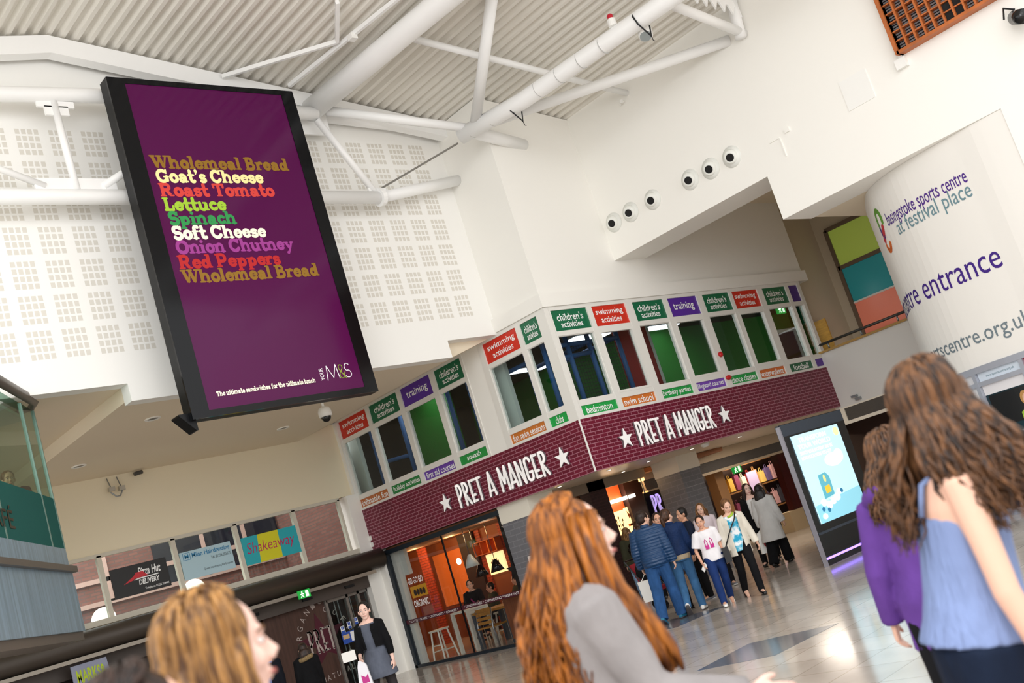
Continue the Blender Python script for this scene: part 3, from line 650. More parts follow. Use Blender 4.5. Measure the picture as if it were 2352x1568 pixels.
def exit_sign(label, fn, u0, u1, v0, v1, d=.05):
    t = tag(MB().prism([(u0,v0),(u1,v0),(u1,v1),(u0,v1)], fn, 0, d).build('exit_sign', EXG), label, 'exit sign')
    w, h = u1-u0, v1-v0; mb = MB()
    mb.prism(E_(u0+w*.33, v0+h*.78, h*.09, h*.09, 8), fn, d+.001, d+.004)
    for pts in ([(.33,.68),(.3,.42)],[(.3,.42),(.42,.14)],[(.3,.42),(.2,.14)],[(.33,.62),(.45,.5)],[(.33,.62),(.2,.5)]): stroke_poly(mb, [(u0+w*a, v0+h*b) for a, b in pts], h*.1, fn, d+.001, d+.004)
    mb.prism([(u0+w*.6,v0+h*.12),(u0+w*.85,v0+h*.12),(u0+w*.85,v0+h*.85),(u0+w*.6,v0+h*.85)], fn, d+.001, d+.004)
    mb.build('pictogram', mat('exit_white', '#f4fff0', .4, emit=.6), t); return t
exit_sign('small green exit sign in the play room behind the seventh light', lambda a, b, d: (a, 2.0-d, b), 10.75, 11.15, 5.62, 5.86)

# ------------------------------------------------------------------ strip window with shop signs, street building behind
OUTB = brick('street_brick', '#9a6a60', '#8a5c54', '#7d645e', .23, .075, .012, .8, .2)
struct('wall_street', MB().box(-14, .05, 11, 11.2, 0, 5.2).box(-.05, .05, 7.66, 11, 0, 5.2), OUTB, 'pink brick building across the street behind the strip window')
t = tag(MB().box(-14,-.1,10.93,11.02,3.35,3.45).box(-14,-.1,10.93,11.02,3.85,3.95).box(-4.6,-4.5,10.93,11.02,3.4,5).box(-2.2,-2.1,10.93,11.02,3.4,5).box(-1.1,-1.0,10.93,11.02,3.4,5).build('window_5', mat('pink_frame', '#d9b3a8', .6)), 'pink framed windows of the brick building across the street', None, None, 'structure')
MB().box(-14,-6.6,10.96,11.0,3.45,5).box(-3.4,-.1,10.96,11.0,3.45,5).build('pane', mat('street_glass', '#1b2230', .1), t)
lamp('street_daylight', 'AREA', (-7, 9.2, 6.5), 130, (1, .97, .95), 5, (-4.5, 11, 2.5), size_y=2)
mb = MB()
for x in (-6.06, -4.55, -3.16, -1.725): mb.box(x-.045, x+.045, WY-.04, WY+.06, 2.88, 4.06)
mb.box(-14, -.5, WY-.04, WY+.06, 4.03, 4.1).box(-.56, -.5, WY-.04, WY+.06, 2.88, 4.06).box(-14, -.36, WY-.1, WY+.1, 2.78, 2.885)
w5 = struct('window_6', mb, mat('beige_frame', '#d8d2c2', .5), 'strip window of five lights carrying the shop signs')
for a, b in ((-7.9,-6.105),(-6.015,-4.595),(-4.505,-3.205),(-3.115,-1.77),(-1.68,-.56)): MB().box(a, b, WY, WY+.008, 2.885, 4.03).build('pane', PANE, w5)
WX = lambda a, b, d: (a, WY-.05-d, b)
def wsign(label, u0, u1, v0, v1, m, group='shop signs in the strip window'):
    return solo('shop_sign', MB().prism([(u0,v0),(u1,v0),(u1,v1),(u0,v1)], WX, -.03, 0), m, label, 'sign', group)
t = wsign('black pizza delivery sign with red roof logo in the strip window', -5.93, -4.79, 3.17, 3.74, mat('sign_black', '#141416', .4))
REDS = mat('sign_red', '#cf2030', .4)
MB().prism([(-5.72,3.4),(-5.5,3.52),(-5.44,3.58),(-5.3,3.58),(-5.25,3.52),(-5.2,3.48),(-5.4,3.47)], WX, .002, .006).build('logo', REDS, t)
text('Pizza Hut', WX, (-5.4,-4.93,3.5,3.66), TXTW, t, shear=.3, bold=.02); MB().prism([(-5.5,3.465),(-5.0,3.475),(-5.0,3.455),(-5.5,3.44)], WX, .002, .006).build('underline', TXTW, t)
text('DELIVERY', WX, (-5.42,-4.99,3.33,3.43), TXTW, t, bold=.03, shear=.2); text('Telephone: 01256 354444', WX, (-5.32,-4.83,3.21,3.265), TXTW, t, bold=.01)
t = wsign('pale blue hairdressing sign in the strip window', -4.49, -3.36, 3.18, 3.74, mat('sign_pale_blue', '#b9d8e4', .4))
BLV = mat('blue_vinyl', '#2f86b8', .5); text('Milan Hairdressing', WX, (-4.24,-3.4,3.57,3.69), BLV, t, bold=.02)
text('M', WX, (-4.4,-4.31,3.6,3.68), BLV, t, bold=.03); text('Tel: 01256 355575', WX, (-3.85,-3.4,3.48,3.54), mat('ink', '#3b4850', .6), t); text('Quality Hairdressing For Everyone', WX, (-4.05,-3.4,3.28,3.335), mat('ink', '#3b4850', .6), t)
mb = MB()
for p, q in (((-4.43,3.57),(-4.28,3.57)),((-4.43,3.71),(-4.28,3.71)),((-4.43,3.57),(-4.43,3.71)),((-4.28,3.57),(-4.28,3.71))): stroke_poly(mb, [p, q], .008, WX, .002, .005)
mb.build('logo', BLV, t)
t = wsign('turquoise and yellow milkshake bar sign in the strip window', -3.11, -1.775, 3.15, 3.735, mat('sign_turquoise', '#27b3c0', .4))
MB().prism([(-2.78,3.15),(-2.25,3.15),(-2.22,3.735),(-2.72,3.735)], WX, .001, .003).build('yellow_band', mat('sign_yellow', '#e3dd1e', .4), t)
text('Shakeaway', WX, (-3.03,-1.87,3.3,3.6), mat('sign_magenta', '#c4145c', .4), t, bold=-.005, shear=.2)
GLOBE = mat('globe_glow', '#fff6e6', .4, emit=1.6)
for x, z, l in ((-5.9, 3.0, 'white globe lamp in the strip window below the black sign'), (-3.95, 3.08, 'white globe lamp in the strip window below the pale blue sign')):
    solo('globe_lamp', MB().ell((x, 8.2, z-.08), .23, .23, .23, 20, 12).tube([(x,8.2,z-.3),(x,8.2,2.42)], .03), GLOBE, l, 'lamp', smooth=True)
# roller shutter housing, door head and doors beneath
BRZ = mat('bronze_metal', '#4a423b', .45, .3); BRD = mat('brown_panel', '#2b2220', .5)
t = thing('shutter_housing', 'long dark bronze roller shutter housing above the doors', 'roller shutter', (-4, 7.1, 2.5))
MB().tube([(-10, 7.05, 2.54), (-.06, 7.05, 2.54)], .215, 24).build('housing', BRZ, t, True); MB().box(-10, -.37, 6.9, 7.28, 2.25, 2.32).build('edge_strip', mat('aluminium', '#9d958a', .4, .5), t)
struct('trim_4', MB().box(-10, -.36, 7.3, 7.5, 2.0, 2.26), mat('door_head', '#4d443f', .5), 'dark head panel over the entrance doors')
for x in (-3.3, -2.0, -.9): solo('door_sensor', MB().box(x-.12, x+.12, 7.25, 7.3, 2.11, 2.17), BLACK, {-3.3: 'black door sensor near the tall dark panel', -2.0: 'black door sensor above the star poster', -.9: 'black door sensor near the white pilaster'}[x], 'sensor', 'door sensors on the door head')
exit_sign('green running man exit sign above the entrance doors', lambda a, b, d: (a, 6.9-d, b), -2.42, -2.13, 2.17, 2.34, .03)
WOODP = mat('walnut_panel', '#4a3128', .45, noise=(3, .25, (8, 8, .6)))
t = tag(MB().box(-3.0, -1.49, 7.52, 7.58, 0, 2.02).build('door_3', WOODP), 'dark wooden entrance door with a maroon star and coffee shop lettering', None, None, 'structure')
DX = lambda a, b, d: (a, 7.52-d, b)
MB().prism(star_poly(-1.72, 1.2, .62, 96), DX, .002, .005).build('star', mat('maroon_film', '#4e0f24', .5), t)
GV = mat('grey_vinyl_letter', '#b9aca6', .5)
deco_text('PRET', DX, -2.1, -1.45, .98, .5, GV, t, .006, .009, t=.14, single=True, name='lettering')
def ring(body, fn, cx, cz, r, a0, a1, h, m, parent):
    for i, c in enumerate(body):
        if c == ' ': continue
        a = math.radians(a0+(a1-a0)*i/(len(body)-1)); px, pz = cx+r*math.cos(a), cz+r*math.sin(a); ct, st = math.cos(a-PI/2), math.sin(a-PI/2)
        text(c, lambda u, v, d: fn(px+u*ct-v*st, pz+u*st+v*ct, d), (-h*.38, h*.38, -h/2, h/2), m, parent, depth=.006)
ring('ORGANIC', DX, -1.45, 1.18, .86, 178, 100, .13, GV, t)
for i, c in enumerate('NATURAL'): text(c, DX, (-2.0+.13*i, -1.92+.13*i, .36+.012*i, .47+.012*i), GV, t, depth=.006)
mb = MB()
for x in (-1.46, -.92, -.62, -.36): mb.box(x-.03, x+.03, 7.46, 7.56, 0, 2.0)
t = tag(mb.box(-1.46,-.36,7.46,7.56,1.93,2.0).build('door_4', mat('door_alu', '#8b8681', .4, .5)), 'aluminium framed sliding glass doors with small blue notices', None, None, 'structure')
MB().box(-1.43, -.36, 7.5, 7.51, 0, 1.95).build('pane', PANE, t); mb = MB()
for x in (-1.2, -1.1, -.78): mb.box(x, x+.02, 7.6, 7.62, 0, 1.95)
mb.build('rail', STEEL, t)
ring('COFFEE', DX, -1.75, 1.15, .72, 70, -30, .12, GV, t)
BLN = mat('notice_blue', '#2f57b8', .5)
for x, z in ((-1.28, 1.22), (-1.09, 1.27), (-.9, 1.31)):
    o = MB().box(x, x+.1, 7.47, 7.475, z, z+.15).build('notice', TXTW, t); MB().box(x+.01, x+.09, 7.465, 7.47, z, z+.05).box(x+.02,x+.045,7.465,7.47,z+.07,z+.14).box(x+.055,x+.08,7.465,7.47,z+.07,z+.14).build('print', BLN, o)
o = MB().box(-1.3, -.72, 7.46, 7.468, .98, 1.22).build('notice', BLN, t); MB().box(-1.08, -.76, 7.45, 7.459, 1.0, 1.2).build('paper', TXTW, o); MB().box(-1.28, -1.12, 7.45, 7.459, 1.08, 1.17).build('print', mat('notice_tan', '#d8b98a', .6), o)
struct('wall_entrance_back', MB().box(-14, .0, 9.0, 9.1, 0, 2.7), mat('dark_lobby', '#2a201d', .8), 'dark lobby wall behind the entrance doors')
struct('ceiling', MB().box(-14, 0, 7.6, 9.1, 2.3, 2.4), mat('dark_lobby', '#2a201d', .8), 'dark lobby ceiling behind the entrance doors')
mb = MB()
for i in range(5): mb.box(-9+1.2*i, -7.85+1.2*i, 7.5, 7.56, 0, 2.0)
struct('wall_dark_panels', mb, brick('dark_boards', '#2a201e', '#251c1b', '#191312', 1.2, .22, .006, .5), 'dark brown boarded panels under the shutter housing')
t = solo('poster_board', MB().prism([(-7.15,1.5),(-6.45,1.5),(-6.5,2.2),(-7.15,2.2)], lambda a, b, d: (a, 7.0-d, b), 0, .03), mat('poster_grey', '#9aa0b8', .5), 'grey poster with lime hand lettering hanging under the shutter housing', 'poster')
PX = lambda a, b, d: (a, 6.97-d, b)
LIME = mat('poster_lime', '#c2dc1e', .5); text('MARKS&', PX, (-7.08,-6.55,1.87,2.11), LIME, t, bold=.03); text('SPENCER', PX, (-7.05,-6.5,1.6,1.8), LIME, t, bold=.03)

# ------------------------------------------------------------------ soffit fittings
SOFL = mat('downlight_grey', '#6d665a', .4)
for (x, y), l in zip(((-6.49,2.9),(-6.65,5.82),(-2.55,5.55)), ('recessed soffit downlight nearest the step in the soffit', 'recessed soffit downlight close to the window wall', 'recessed soffit downlight behind the dome camera')):
    t = thing('downlight', l, 'downlight', (x, y, 5.55), group='recessed downlights in the soffit')
    MB().lathe([(.13,0),(.13,-.015),(.09,-.015),(.09,0)], (x, y, 5.55), 20).build('rim', WALL, t); MB().lathe([(.088,.0),(.088,-.006)], (x, y, 5.55), 20).build('diffuser', SOFL, t)
t = thing('dome_camera', 'white dome security camera hanging from the soffit below the large screen', 'security camera', (-3.0, 3.3, 5.55))
MB().tube([(-3.0,3.3,5.55),(-3.0,3.3,5.36)], .025).build('stem', WHITE, t); MB().lathe([(.03,.0),(.1,-.03),(.125,-.09),(.125,-.19),(.11,-.2)], (-3.0,3.3,5.38), 22).build('housing', WHITE, t, True); MB().ell((-3.0,3.3,5.18), .095, .095, .1).build('dome', BLACK, t, True)
t = thing('flood_light', 'small twin spotlight fitting under the soffit on the window wall', 'spotlight', (-5.3, 7.3, 5.45))
MB().box(-5.62, -5.5, 7.22, 7.3, 5.22, 5.3).box(-5.42, -5.3, 7.22, 7.3, 5.2, 5.29).build('lamp_head', mat('silver', '#b8b3a8', .35, .6), t); MB().tube([(-5.56,7.38,5.5),(-5.56,7.28,5.3)], .012).tube([(-5.36,7.38,5.5),(-5.36,7.28,5.3)], .012).tube([(-5.6,7.25,5.2),(-5.5,7.25,5.1),(-5.42,7.25,5.1),(-5.36,7.25,5.2)], .014).build('bracket', STEEL, t)
solo('bullet_camera', MB().tube([(-4.9,7.4,5.5),(-4.95,7.3,5.47)], .02).tube([(-5.05,7.25,5.47),(-4.88,7.25,5.49)], .04), mat('dark_grey', '#4a4844', .5), 'small dark bullet camera at the top of the window wall', 'security camera')

# ------------------------------------------------------------------ the large hanging screen
t = thing('video_board', 'large black framed hanging screen with a purple sandwich advertisement', 'advertising screen', (-5.45, .45, 7.5))
BX = lambda a, b, d: (a, .42-d, b)
mb = MB().box(-7.115, -3.86, .44, .64, 4.88, 10.27)
mb.build('cabinet', mat('board_black', '#101114', .4, spec=.25), t)
fr = MB()
for a, b, c, d in ((-7.115,-6.84,4.88,10.27),(-4.1,-3.86,4.88,10.27),(-6.84,-4.1,4.88,4.98),(-6.84,-4.1,10.18,10.27)): fr.box(a, b, .40, .44, c, d)
fr.build('bezel', mat('bezel_gloss', '#0a0c10', .12, spec=.25), t)
ib = MB().box(-6.84, -4.1, .41, .435, 4.98, 10.18).build('screen', mat('screen_purple', '#4e0b42', .1, emit=.16, spec=.2), t)
for s, c, u0, u1, v in (('Wholemeal Bread','#8f6a26',-6.74,-4.36,8.775),('Goat\u2019s Cheese','#f3e6a3',-6.72,-4.9,8.545),('Roast Tomato','#d2453f',-6.72,-4.76,8.315),('Lettuce','#a0c63a',-6.72,-5.69,8.08),('Spinach','#34924f',-6.7,-5.58,7.85),('Soft Cheese','#fbf7dc',-6.7,-5.12,7.615),('Onion Chutney','#9c3f8e',-6.7,-4.68,7.385),('Red Peppers','#b62a2c',-6.72,-5.0,7.145),('Wholemeal Bread','#8f6a26',-6.72,-4.35,6.915)):
    slab_text(s, BX, u0, u1, v, .215, mat('line_'+c[1:], c, .3, emit=.1, spec=.2), t, .012)
slab_text('The ultimate sandwiches for the ultimate lunch', BX, -6.66, -4.98, 5.163, .075, mat('line_cream', '#f6edd8', .3, emit=.15), t, .012)
MSM = mat('line_white', '#f2eef2', .3, emit=.15); MSG = mat('line_lime', '#9db33a', .3, emit=.1); mb = MB()
for pts in ([(-4.74,5.17),(-4.71,5.4),(-4.62,5.2),(-4.54,5.41),(-4.51,5.18)], arc(-4.33,5.345,.05,.06,40,260,8)+arc(-4.335,5.235,.06,.06,80,-150,8)): stroke_poly(mb, pts, .012, BX, .012, .014)
mb.build('logo', MSM, t); mb = MB(); stroke_poly(mb, [(-4.39,5.17),(-4.49,5.33)]+arc(-4.455,5.355,.035,.04,200,-40,8)+[(-4.49,5.26)]+arc(-4.455,5.22,.04,.045,150,330,8)+[(-4.39,5.27)], .012, BX, .012, .014); mb.build('logo', MSG, t)
text('YOUR', lambda a, b, d: (-4.79-b*.09, .42-d, 5.18+a*.2), (0,1,0,.8), MSM, t, depth=.013)
MB().prism([(-7.26,4.98),(-7.05,4.74),(-7.02,4.74),(-7.02,5.0),(-7.26,5.0)], XZ, .5, .75).build('bracket', mat('board_black', '#101114', .4, spec=.25), t)
for x in (-6.4, -4.6): MB().tube([(x,.6,10.25),(x,.75,10.3)], .04).build('hanger', BLACK, t)
# ------------------------------------------------------------------ white steelwork
t = thing('roof_beam', 'thick white tube beam running under the corrugated roof beside the screen', 'beam', (-3, -3, 10.3))
MB().tube([(-3.1,1.2,10.3),(-2.93,-1,10.29),(-2.6,-5,10.27),(-2.2,-10,10.25)], .2, 20).build('tube', WT, t, True)
MB().prism([(-3.6,9.85),(-2.75,9.85),(-2.75,10.55),(-3.6,10.65)], XZ, 1.1, 1.14).build('gusset_plate', WT, t)
t = thing('roof_truss', 'white tubular truss standing off the perforated wall', 'truss', (-5, .85, 8.5))
MB().tube([(-14,.85,8.52),(-2.3,.85,8.5)], .115, 16).build('lower_chord', WT, t, True); MB().tube([(-14,.85,9.75),(-8.6,.85,10.12),(-7.0,.85,10.2),(-3.15,.85,10.12)], .115, 16).build('upper_chord', WT, t, True)
MB().tube([(-2.26,.85,8.5),(0,1.13,9.0)], .105, 16).build('end_tube', WT, t, True); MB().tube([(-2.33,.85,8.5),(-2.24,.85,8.515)], .17, 18).build('flange', WT, t)
for p, q, r in (((-7.79,.85,10.05),(-7.76,.85,8.62),.055),((-3.17,.85,10.0),(-2.36,.85,8.6),.065),((-9.9,.85,9.45),(-8.2,.85,8.68),.05),((-7.35,.85,8.68),(-5.6,.85,9.75),.06)):
    o = MB().tube([p, q], r, 12).build('strut', WT, t, True)
MB().box(-8.35,-7.15,.83,.87,8.55,8.8).box(-8.05,-7.5,.83,.87,9.95,10.05).box(-7.95,-7.6,.83,.87,9.82,9.97).box(-2.5,-2.1,.83,.87,8.5,8.68).build('gusset_plate', WT, t)
solo('wall_tube', MB().tube([(-2.85,1.2,10.27),(.02,1.2,10.1)], .1, 16), WT, 'white tube lying along the top of the perforated wall', 'tube', smooth=True)
t = thing('roof_truss', 'long white lower truss tube with black straps hanging over the atrium', 'truss', (-.4, -2, 9.3))
MB().tube([(-.78,-.1,9.3),(-.42,-1.5,9.3),(-.1,-4.7,9.33),(.5,-10,9.4)], .155, 20).build('lower_chord', WT, t, True)
for nm, p, q, r in (('strut',(-2.9,.85,10.2),(-.72,-.3,9.36),.085),('strut',(-.7,-.25,9.33),(.95,.03,9.24),.12),('strut',(-.72,-.5,9.38),(-1.82,-2.75,10.38),.1),('strut',(-.55,-.5,9.33),(2.46,-4.1,9.28),.1),('purlin',(-2.6,-1.39,10.38),(2.47,-1.63,9.58),.06),('strut',(.0,-4.62,9.4),(2.47,-4.42,9.22),.085),('strut',(2.3,-4.5,9.9),(2.3,-4.42,9.12),.1)): MB().tube([p, q], r, 14).build(nm, WT, t, True)
mb = MB(); pl = [(0.1, 9.72), (2.3, 9.56)]
for i in range(9):
    x = .1+.25*i; z = 9.62-.02*i
    mb.prism([(x,z+.02),(x+.1,z+.18),(x+.17,z+.18),(x+.25,z+.0),(x+.25,z+.3),(x,z+.33)], XZ, -4.56, -4.53)
mb.build('castellated_plate', WT, t)
STRAP = mat('black_strap', '#191b1c', .7)
for y in (-1.22, -4.15):
    x = -.42+(.32*(-1.5-y)/3.2); pts = [(x-.02, y+.01, 9.47), (x-.17,y-.03,9.36), (x-.14,y-.06,9.2), (x+.05,y-.1,8.98), (x+.1,y-.1,9.18)]
    MB().tube(pts, .014, 8).tube([(x+.05,y-.1,8.98),(x+.06,y-.1,8.9),(x+.1,y-.1,8.9)], .008, 6).build('strap', STRAP, t)
mb = MB(); 
for y in (-.35,-.8,-1.9,-2.4,-2.9,-3.4): mb.lathe([(.1565,-.004),(.1565,.004)], (0,0,0), 20, Matrix.Translation((-.42+.1*(-1.5-y)/1.0*.95 if y < -1.5 else -.78+.257*(-.1-y), y, 9.3)) @ Matrix.Rotation(PI/2, 4, 'X'))
mb.build('joint_rings', mat('joint_grey', '#bdbcba', .5), t)
solo('cable_chain', MB().tube([(-2.2,.85,8.68),(-2.0,.8,8.76),(-.82,.0,9.2)], .018, 8), mat('chain_grey', '#7a7770', .6), 'thin dark cable chain between the two white tubes', 'cable')
t = thing('warning_beacon', 'small white beacon with red cap clipped on the long truss tube', 'beacon', (-.3, -3.65, 9.45))
MB().lathe([(.0,0),(.075,0),(.075,.12),(.05,.14)], (-.3,-3.75,9.44), 16).build('body', WHITE, t); MB().lathe([(.05,0),(.05,.06),(.03,.08)], (-.3,-3.75,9.58), 16).build('cap', mat('cap_red', '#c01830', .3), t)
t = thing('floodlight', 'white drum floodlight hanging behind the long truss tube', 'spotlight', (.05, -4.0, 9.2))
MB().tube([(.15,-4.0,9.34),(.05,-4.05,9.12)], .12, 18).build('housing', WHITE, t, True); MB().tube([(.052,-4.048,9.125),(.045,-4.052,9.11)], .1, 18).build('lens', mat('lens_grey', '#9aa2a2', .2), t)
# slim bracing under the roof by the screen
for p, q, l in (((-4.74,.98,10.8),(-3.5,-.68,10.62),'slim white angle brace between the gable beam and the roof corner'),((-4.06,-1.62,10.7),(-3.5,-.68,10.62),'slim white brace coming down to the roof corner fitting'),((-3.58,.8,10.62),(-3.2,-2.4,10.58),'slim white purlin beside the thick tube beam')):
    solo('roof_brace', MB().bar(p, q, .06, .07), WT, l, 'beam', 'slim braces under the roof')
solo('junction_box', MB().box(-3.45,-3.33,-1.02,-.9,10.5,10.6), WHITE, 'small white fitting where the slim braces meet', 'fitting')

# ------------------------------------------------------------------ things on the large cream wall
BXW = lambda a, b, d: (2.45-d, -a, b)
NOZ = mat('nozzle_white', '#eff0ea', .4)
for i, (y, z) in enumerate(((-.3,7.41),(-.78,7.42),(-1.38,7.41),(-2.34,7.375),(-2.84,7.36),(-3.34,7.35))):
    l = ('first', 'second', 'third', 'fourth', 'fifth', 'sixth')[i]
    t = thing('air_nozzle', 'round white air nozzle, %s from the corner in the row over the opening' % l, 'air nozzle', (2.45, y, z), group='air nozzles on the cream wall')
    R_ = Matrix.Rotation(-PI/2, 4, 'Y')
    MB().lathe([(.2,0),(.2,.012),(.15,.02),(.145,.03)], (2.45,y,z), 28, R_).build('flange', NOZ, t, True)
    d = Vector((-1,-.25,-.35)).normalized(); q = d.to_track_quat('Z','Y').to_matrix().to_4x4()
    MB().lathe([(.14,-.03),(.135,.03),(.115,.08),(.085,.11),(.075,.1)], (2.43,y,z), 24, q).build('ball', NOZ, t, True)
    MB().lathe([(.074,.1),(.074,.104)], (2.43,y,z), 24, q).build('opening', DARK, t)
ORW = mat('orange_timber', '#b5622a', .5, noise=(4, .2)); t = thing('timber_grille', 'square timber lattice grille high on the cream wall', 'grille', (2.4, -7.7, 8.4))
mb = MB(); y0, z0 = -6.86, 7.42
for i in range(13): mb.box(2.3,2.44, y0-.165*i-.03, y0-.165*i, z0, 9.6)
for k in range(14): mb.box(2.32,2.44, y0-2.0, y0, z0+.155*k, z0+.155*k+.02)
mb.box(2.26,2.45,y0-2.05,y0,z0-.05,z0).box(2.26,2.45,y0-.03,y0+.03,z0-.05,9.6).build('lattice', ORW, t)
mb = MB()
for k in range(50): mb.box(2.41,2.43,y0-2.0,y0-.03,z0+.02+.043*k,z0+.045+.043*k)
mb.build('louvres', mat('louvre_grey', '#7d7a7c', .5), t); MB().box(2.435,2.447,y0-2.0,y0-.03,z0,9.6).build('backing', DARK, t)
MB().box(2.35,2.432,y0-1.15,y0-.84,z0+.02,z0+.3).build('dark_cell', DARK, t)
solo('wall_box', MB().box(2.36,2.45,-6.9,-6.72,7.17,7.33).box(2.39,2.45,-6.86,-6.8,7.33,7.4), WHITE, 'small white box under the corner of the timber grille', 'box')
solo('access_panel', MB().box(2.435,2.45,-6.21,-5.71,6.995,7.515), mat('panel_white', '#f6f5f1', .5), 'square white access panel on the large cream wall', 'panel')
t = thing('stage_light', 'black stage spotlight mounted high on the cream wall at the picture edge', 'spotlight', (2.3, -8.7, 7))
MB().tube([(2.3,-8.62,6.95),(2.05,-8.8,6.83)], .11, 16).build('housing', BLACK, t, True); MB().tube([(2.42,-8.62,7.1),(2.3,-8.52,7.16),(2.2,-8.5,6.98)], .015).build('yoke', BLACK, t)
solo('bullet_camera', MB().tube([(2.45,-1.4,9.44),(2.38,-1.45,9.42)], .015).tube([(2.42,-1.5,9.46),(2.33,-1.53,9.45)], .035), WHITE, 'small white camera fixed on the cream wall under the roof', 'security camera')
for y, z, l in ((-4.35,7.2,'faint white bracket on the cream wall above the step'),(.0,7.0,'faint bracket mark near the wall corner')):
    if y < -1: solo('wall_bracket', MB().box(2.43,2.45,y,y+.2,z,z+.02).box(2.43,2.45,y-.02,y,z-.35,z).box(2.41,2.45,y-.25,y-.15,z+.02,z+.1), WALL, l, 'bracket')
t = thing('air_vent', 'dark mesh air vent in the beam under the grey balcony', 'vent', (8.7, -.7, 2.4))
MB().box(8.66,8.75,-2.45,.06,2.26,2.335).box(8.66,8.75,-2.45,.06,2.63,2.66).box(8.66,8.75,-.1,.06,2.335,2.63).build('frame', COLW, t); MB().box(8.69,8.72,-2.45,-.1,2.33,2.64).build('mesh', mat('vent_mesh', '#56514c', .7, bump=(60, .8)), t)
t = thing('flood_light', 'small twin wall light on the grey balcony front', 'spotlight', (8.6, -.5, 2.75))
MB().box(8.58,8.68,-.62,-.5,2.72,2.78).box(8.55,8.66,-.56,-.44,2.8,2.85).build('lamp_head', STEEL, t)

# ------------------------------------------------------------------ mall beyond the columns
BRNW = mat('mahogany', '#43120e', .4, noise=(2, .25, (6, 6, .6)))
struct('wall_mall_brick', MB().box(2.8,3.35,3.0,3.3,0,2.71), brick('dark_maroon_brick', '#2a0a12', '#240810', '#3a1820', .205, .07, .008, .4), 'dark maroon brick pier between the shop windows')
struct('trim_5', MB().box(.8,4.77,3.0,3.12,2.5,2.71), mat('shop_head', '#8e8070', .5), 'shop front head rail behind the columns')
struct('wall_mall_vent', MB().box(5.5,15,3.7,3.9,2.45,2.71).box(5.5,15,3.7,3.9,2.14,2.2), mat('beige_trim', '#b8a68c', .6), 'beige beam with dark vent band over the mall entrance')
struct('trim_6', MB().box(5.5,15,3.75,3.85,2.2,2.45), mat('vent_mesh', '#56514c', .7), 'dark mesh vent band over the mall entrance')
struct('wall_mall_side', MB().box(11.75,13.6,4.2,4.4,.55,2.2), BRNW, 'reddish brown timber wall beside the mall shops')
struct('wall_mall_plinth', MB().box(11.3,13.7,4.1,4.5,0,.55), mat('stone_plinth', '#b39a76', .5), 'low beige stone plinth under the brown wall')
struct('wall_mall_left', MB().box(5.6,8.0,4.5,4.7,0,2.6), mat('brown_pier', '#2a1510', .5), 'dark brown pier in the mall entrance')
struct('wall_mall_left', MB().box(8.77,9.16,4.2,4.5,0,2.2), mat('tan_pier', '#9a7148', .5), 'tan pier in the mall entrance')
struct('wall_mall_back', MB().box(5.5,18,6.7,6.9,0,2.71).box(15,15.2,-6,6.7,0,2.66), mat('mall_dark', '#2c1813', .7), 'dark shop front at the end of the mall')
exit_sign('green exit sign hanging in the mall entrance', lambda a, b, d: (a, 5.0-d, b), 10.65, 11.05, 1.98, 2.2)
random.seed(5)
SHOPC = ['#c9a34a','#7d3a5a','#d8cfc0','#9a2a2a','#b98a5a','#e0c070','#6a5a8a','#caa0a8','#3a3a46','#d6a24e']
LBL = ('honey coloured','plum','cream','dark red','tan','yellow','violet','dusty pink','charcoal','amber')
for i in range(18):
    x = 11.6+.33*(i % 9); z = .75+.75*(i//9); c = i % 10
    mb = MB(); w, h = .24, .34+.05*(i % 3); y = 6.2; z += .002
    mb.prism([(x,z),(x+w,z),(x+w*.92,z+h),(x+w*.08,z+h)], XZ, y, y+.12); mb.tube([(x+w*.3,y+.06,z+h),(x+w*.35,y+.06,z+h+.1),(x+w*.65,y+.06,z+h+.1),(x+w*.7,y+.06,z+h)], .012, 6)
    solo('handbag', mb, mat('bag_'+SHOPC[c][1:], SHOPC[c], .45), '%s handbag, number %s along the %s shelf of the mall shop' % (LBL[c], ('one','two','three','four','five','six','seven','eight','nine')[i % 9], ('lower','upper')[i//9]), 'handbag', 'handbags on the mall shop shelves')
t = thing('display_shelf', 'lit shelves of the mall shop behind the walkers', 'shelf', (13, 6.3, 0))
for z in (.72, 1.47, 2.2): MB().box(11.5,14.7,6.15,6.4,z-.04,z).build('shelf', mat('shelf_oak', '#8a6038', .5), t)
for x in (11.48, 14.72): MB().box(x-.03,x+.03,6.15,6.4,0,2.25).build('upright', mat('shelf_oak', '#8a6038', .5), t)
solo('banner', MB().box(12.5,13.0,5.9,5.92,1.0,1.92), mat('lilac_banner', '#b5a6cf', .6, emit=.2), 'pale lilac hanging banner in the mall shop', 'banner')
lamp('mall_lamp', 'AREA', (12.8, 5.5, 2.6), 60, (1, .82, .58), 1.5, size_y=1); lamp('mall_lamp', 'AREA', (8.5, 2.0, 2.68), 40, (1, .9, .78), 1.0)
DLT = mat('spot_glow', '#fff3dc', .3, emit=6)
for i, (x, y, l) in enumerate(((1.0,.6,'first in from the corner'),(2.9,1.2,'between the corner and the dark column'),(4.0,.9,'just before the dark column'),(6.2,1.2,'just past the dark column'),(7.6,1.0,'near the mall entrance vent'),(.6,1.6,'by the light grey column'),(3.4,2.4,'in front of the coffee shop entrance'))):
    t = thing('downlight', 'small glowing soffit spotlight ' + l, 'downlight', (x, y, 2.71), group='small spotlights in the walk soffit')
    MB().lathe([(.06,0),(.06,-.008),(.045,-.008)], (x,y,2.712), 16).build('rim', STEEL, t); MB().lathe([(.04,-.004),(.04,-.009)], (x,y,2.712), 14).build('bulb', DLT, t)
    lamp('soffit_spot', 'SPOT', (x, y, 2.68), 14, (1, .86, .66), .03, (x, y, 0), 1.6)
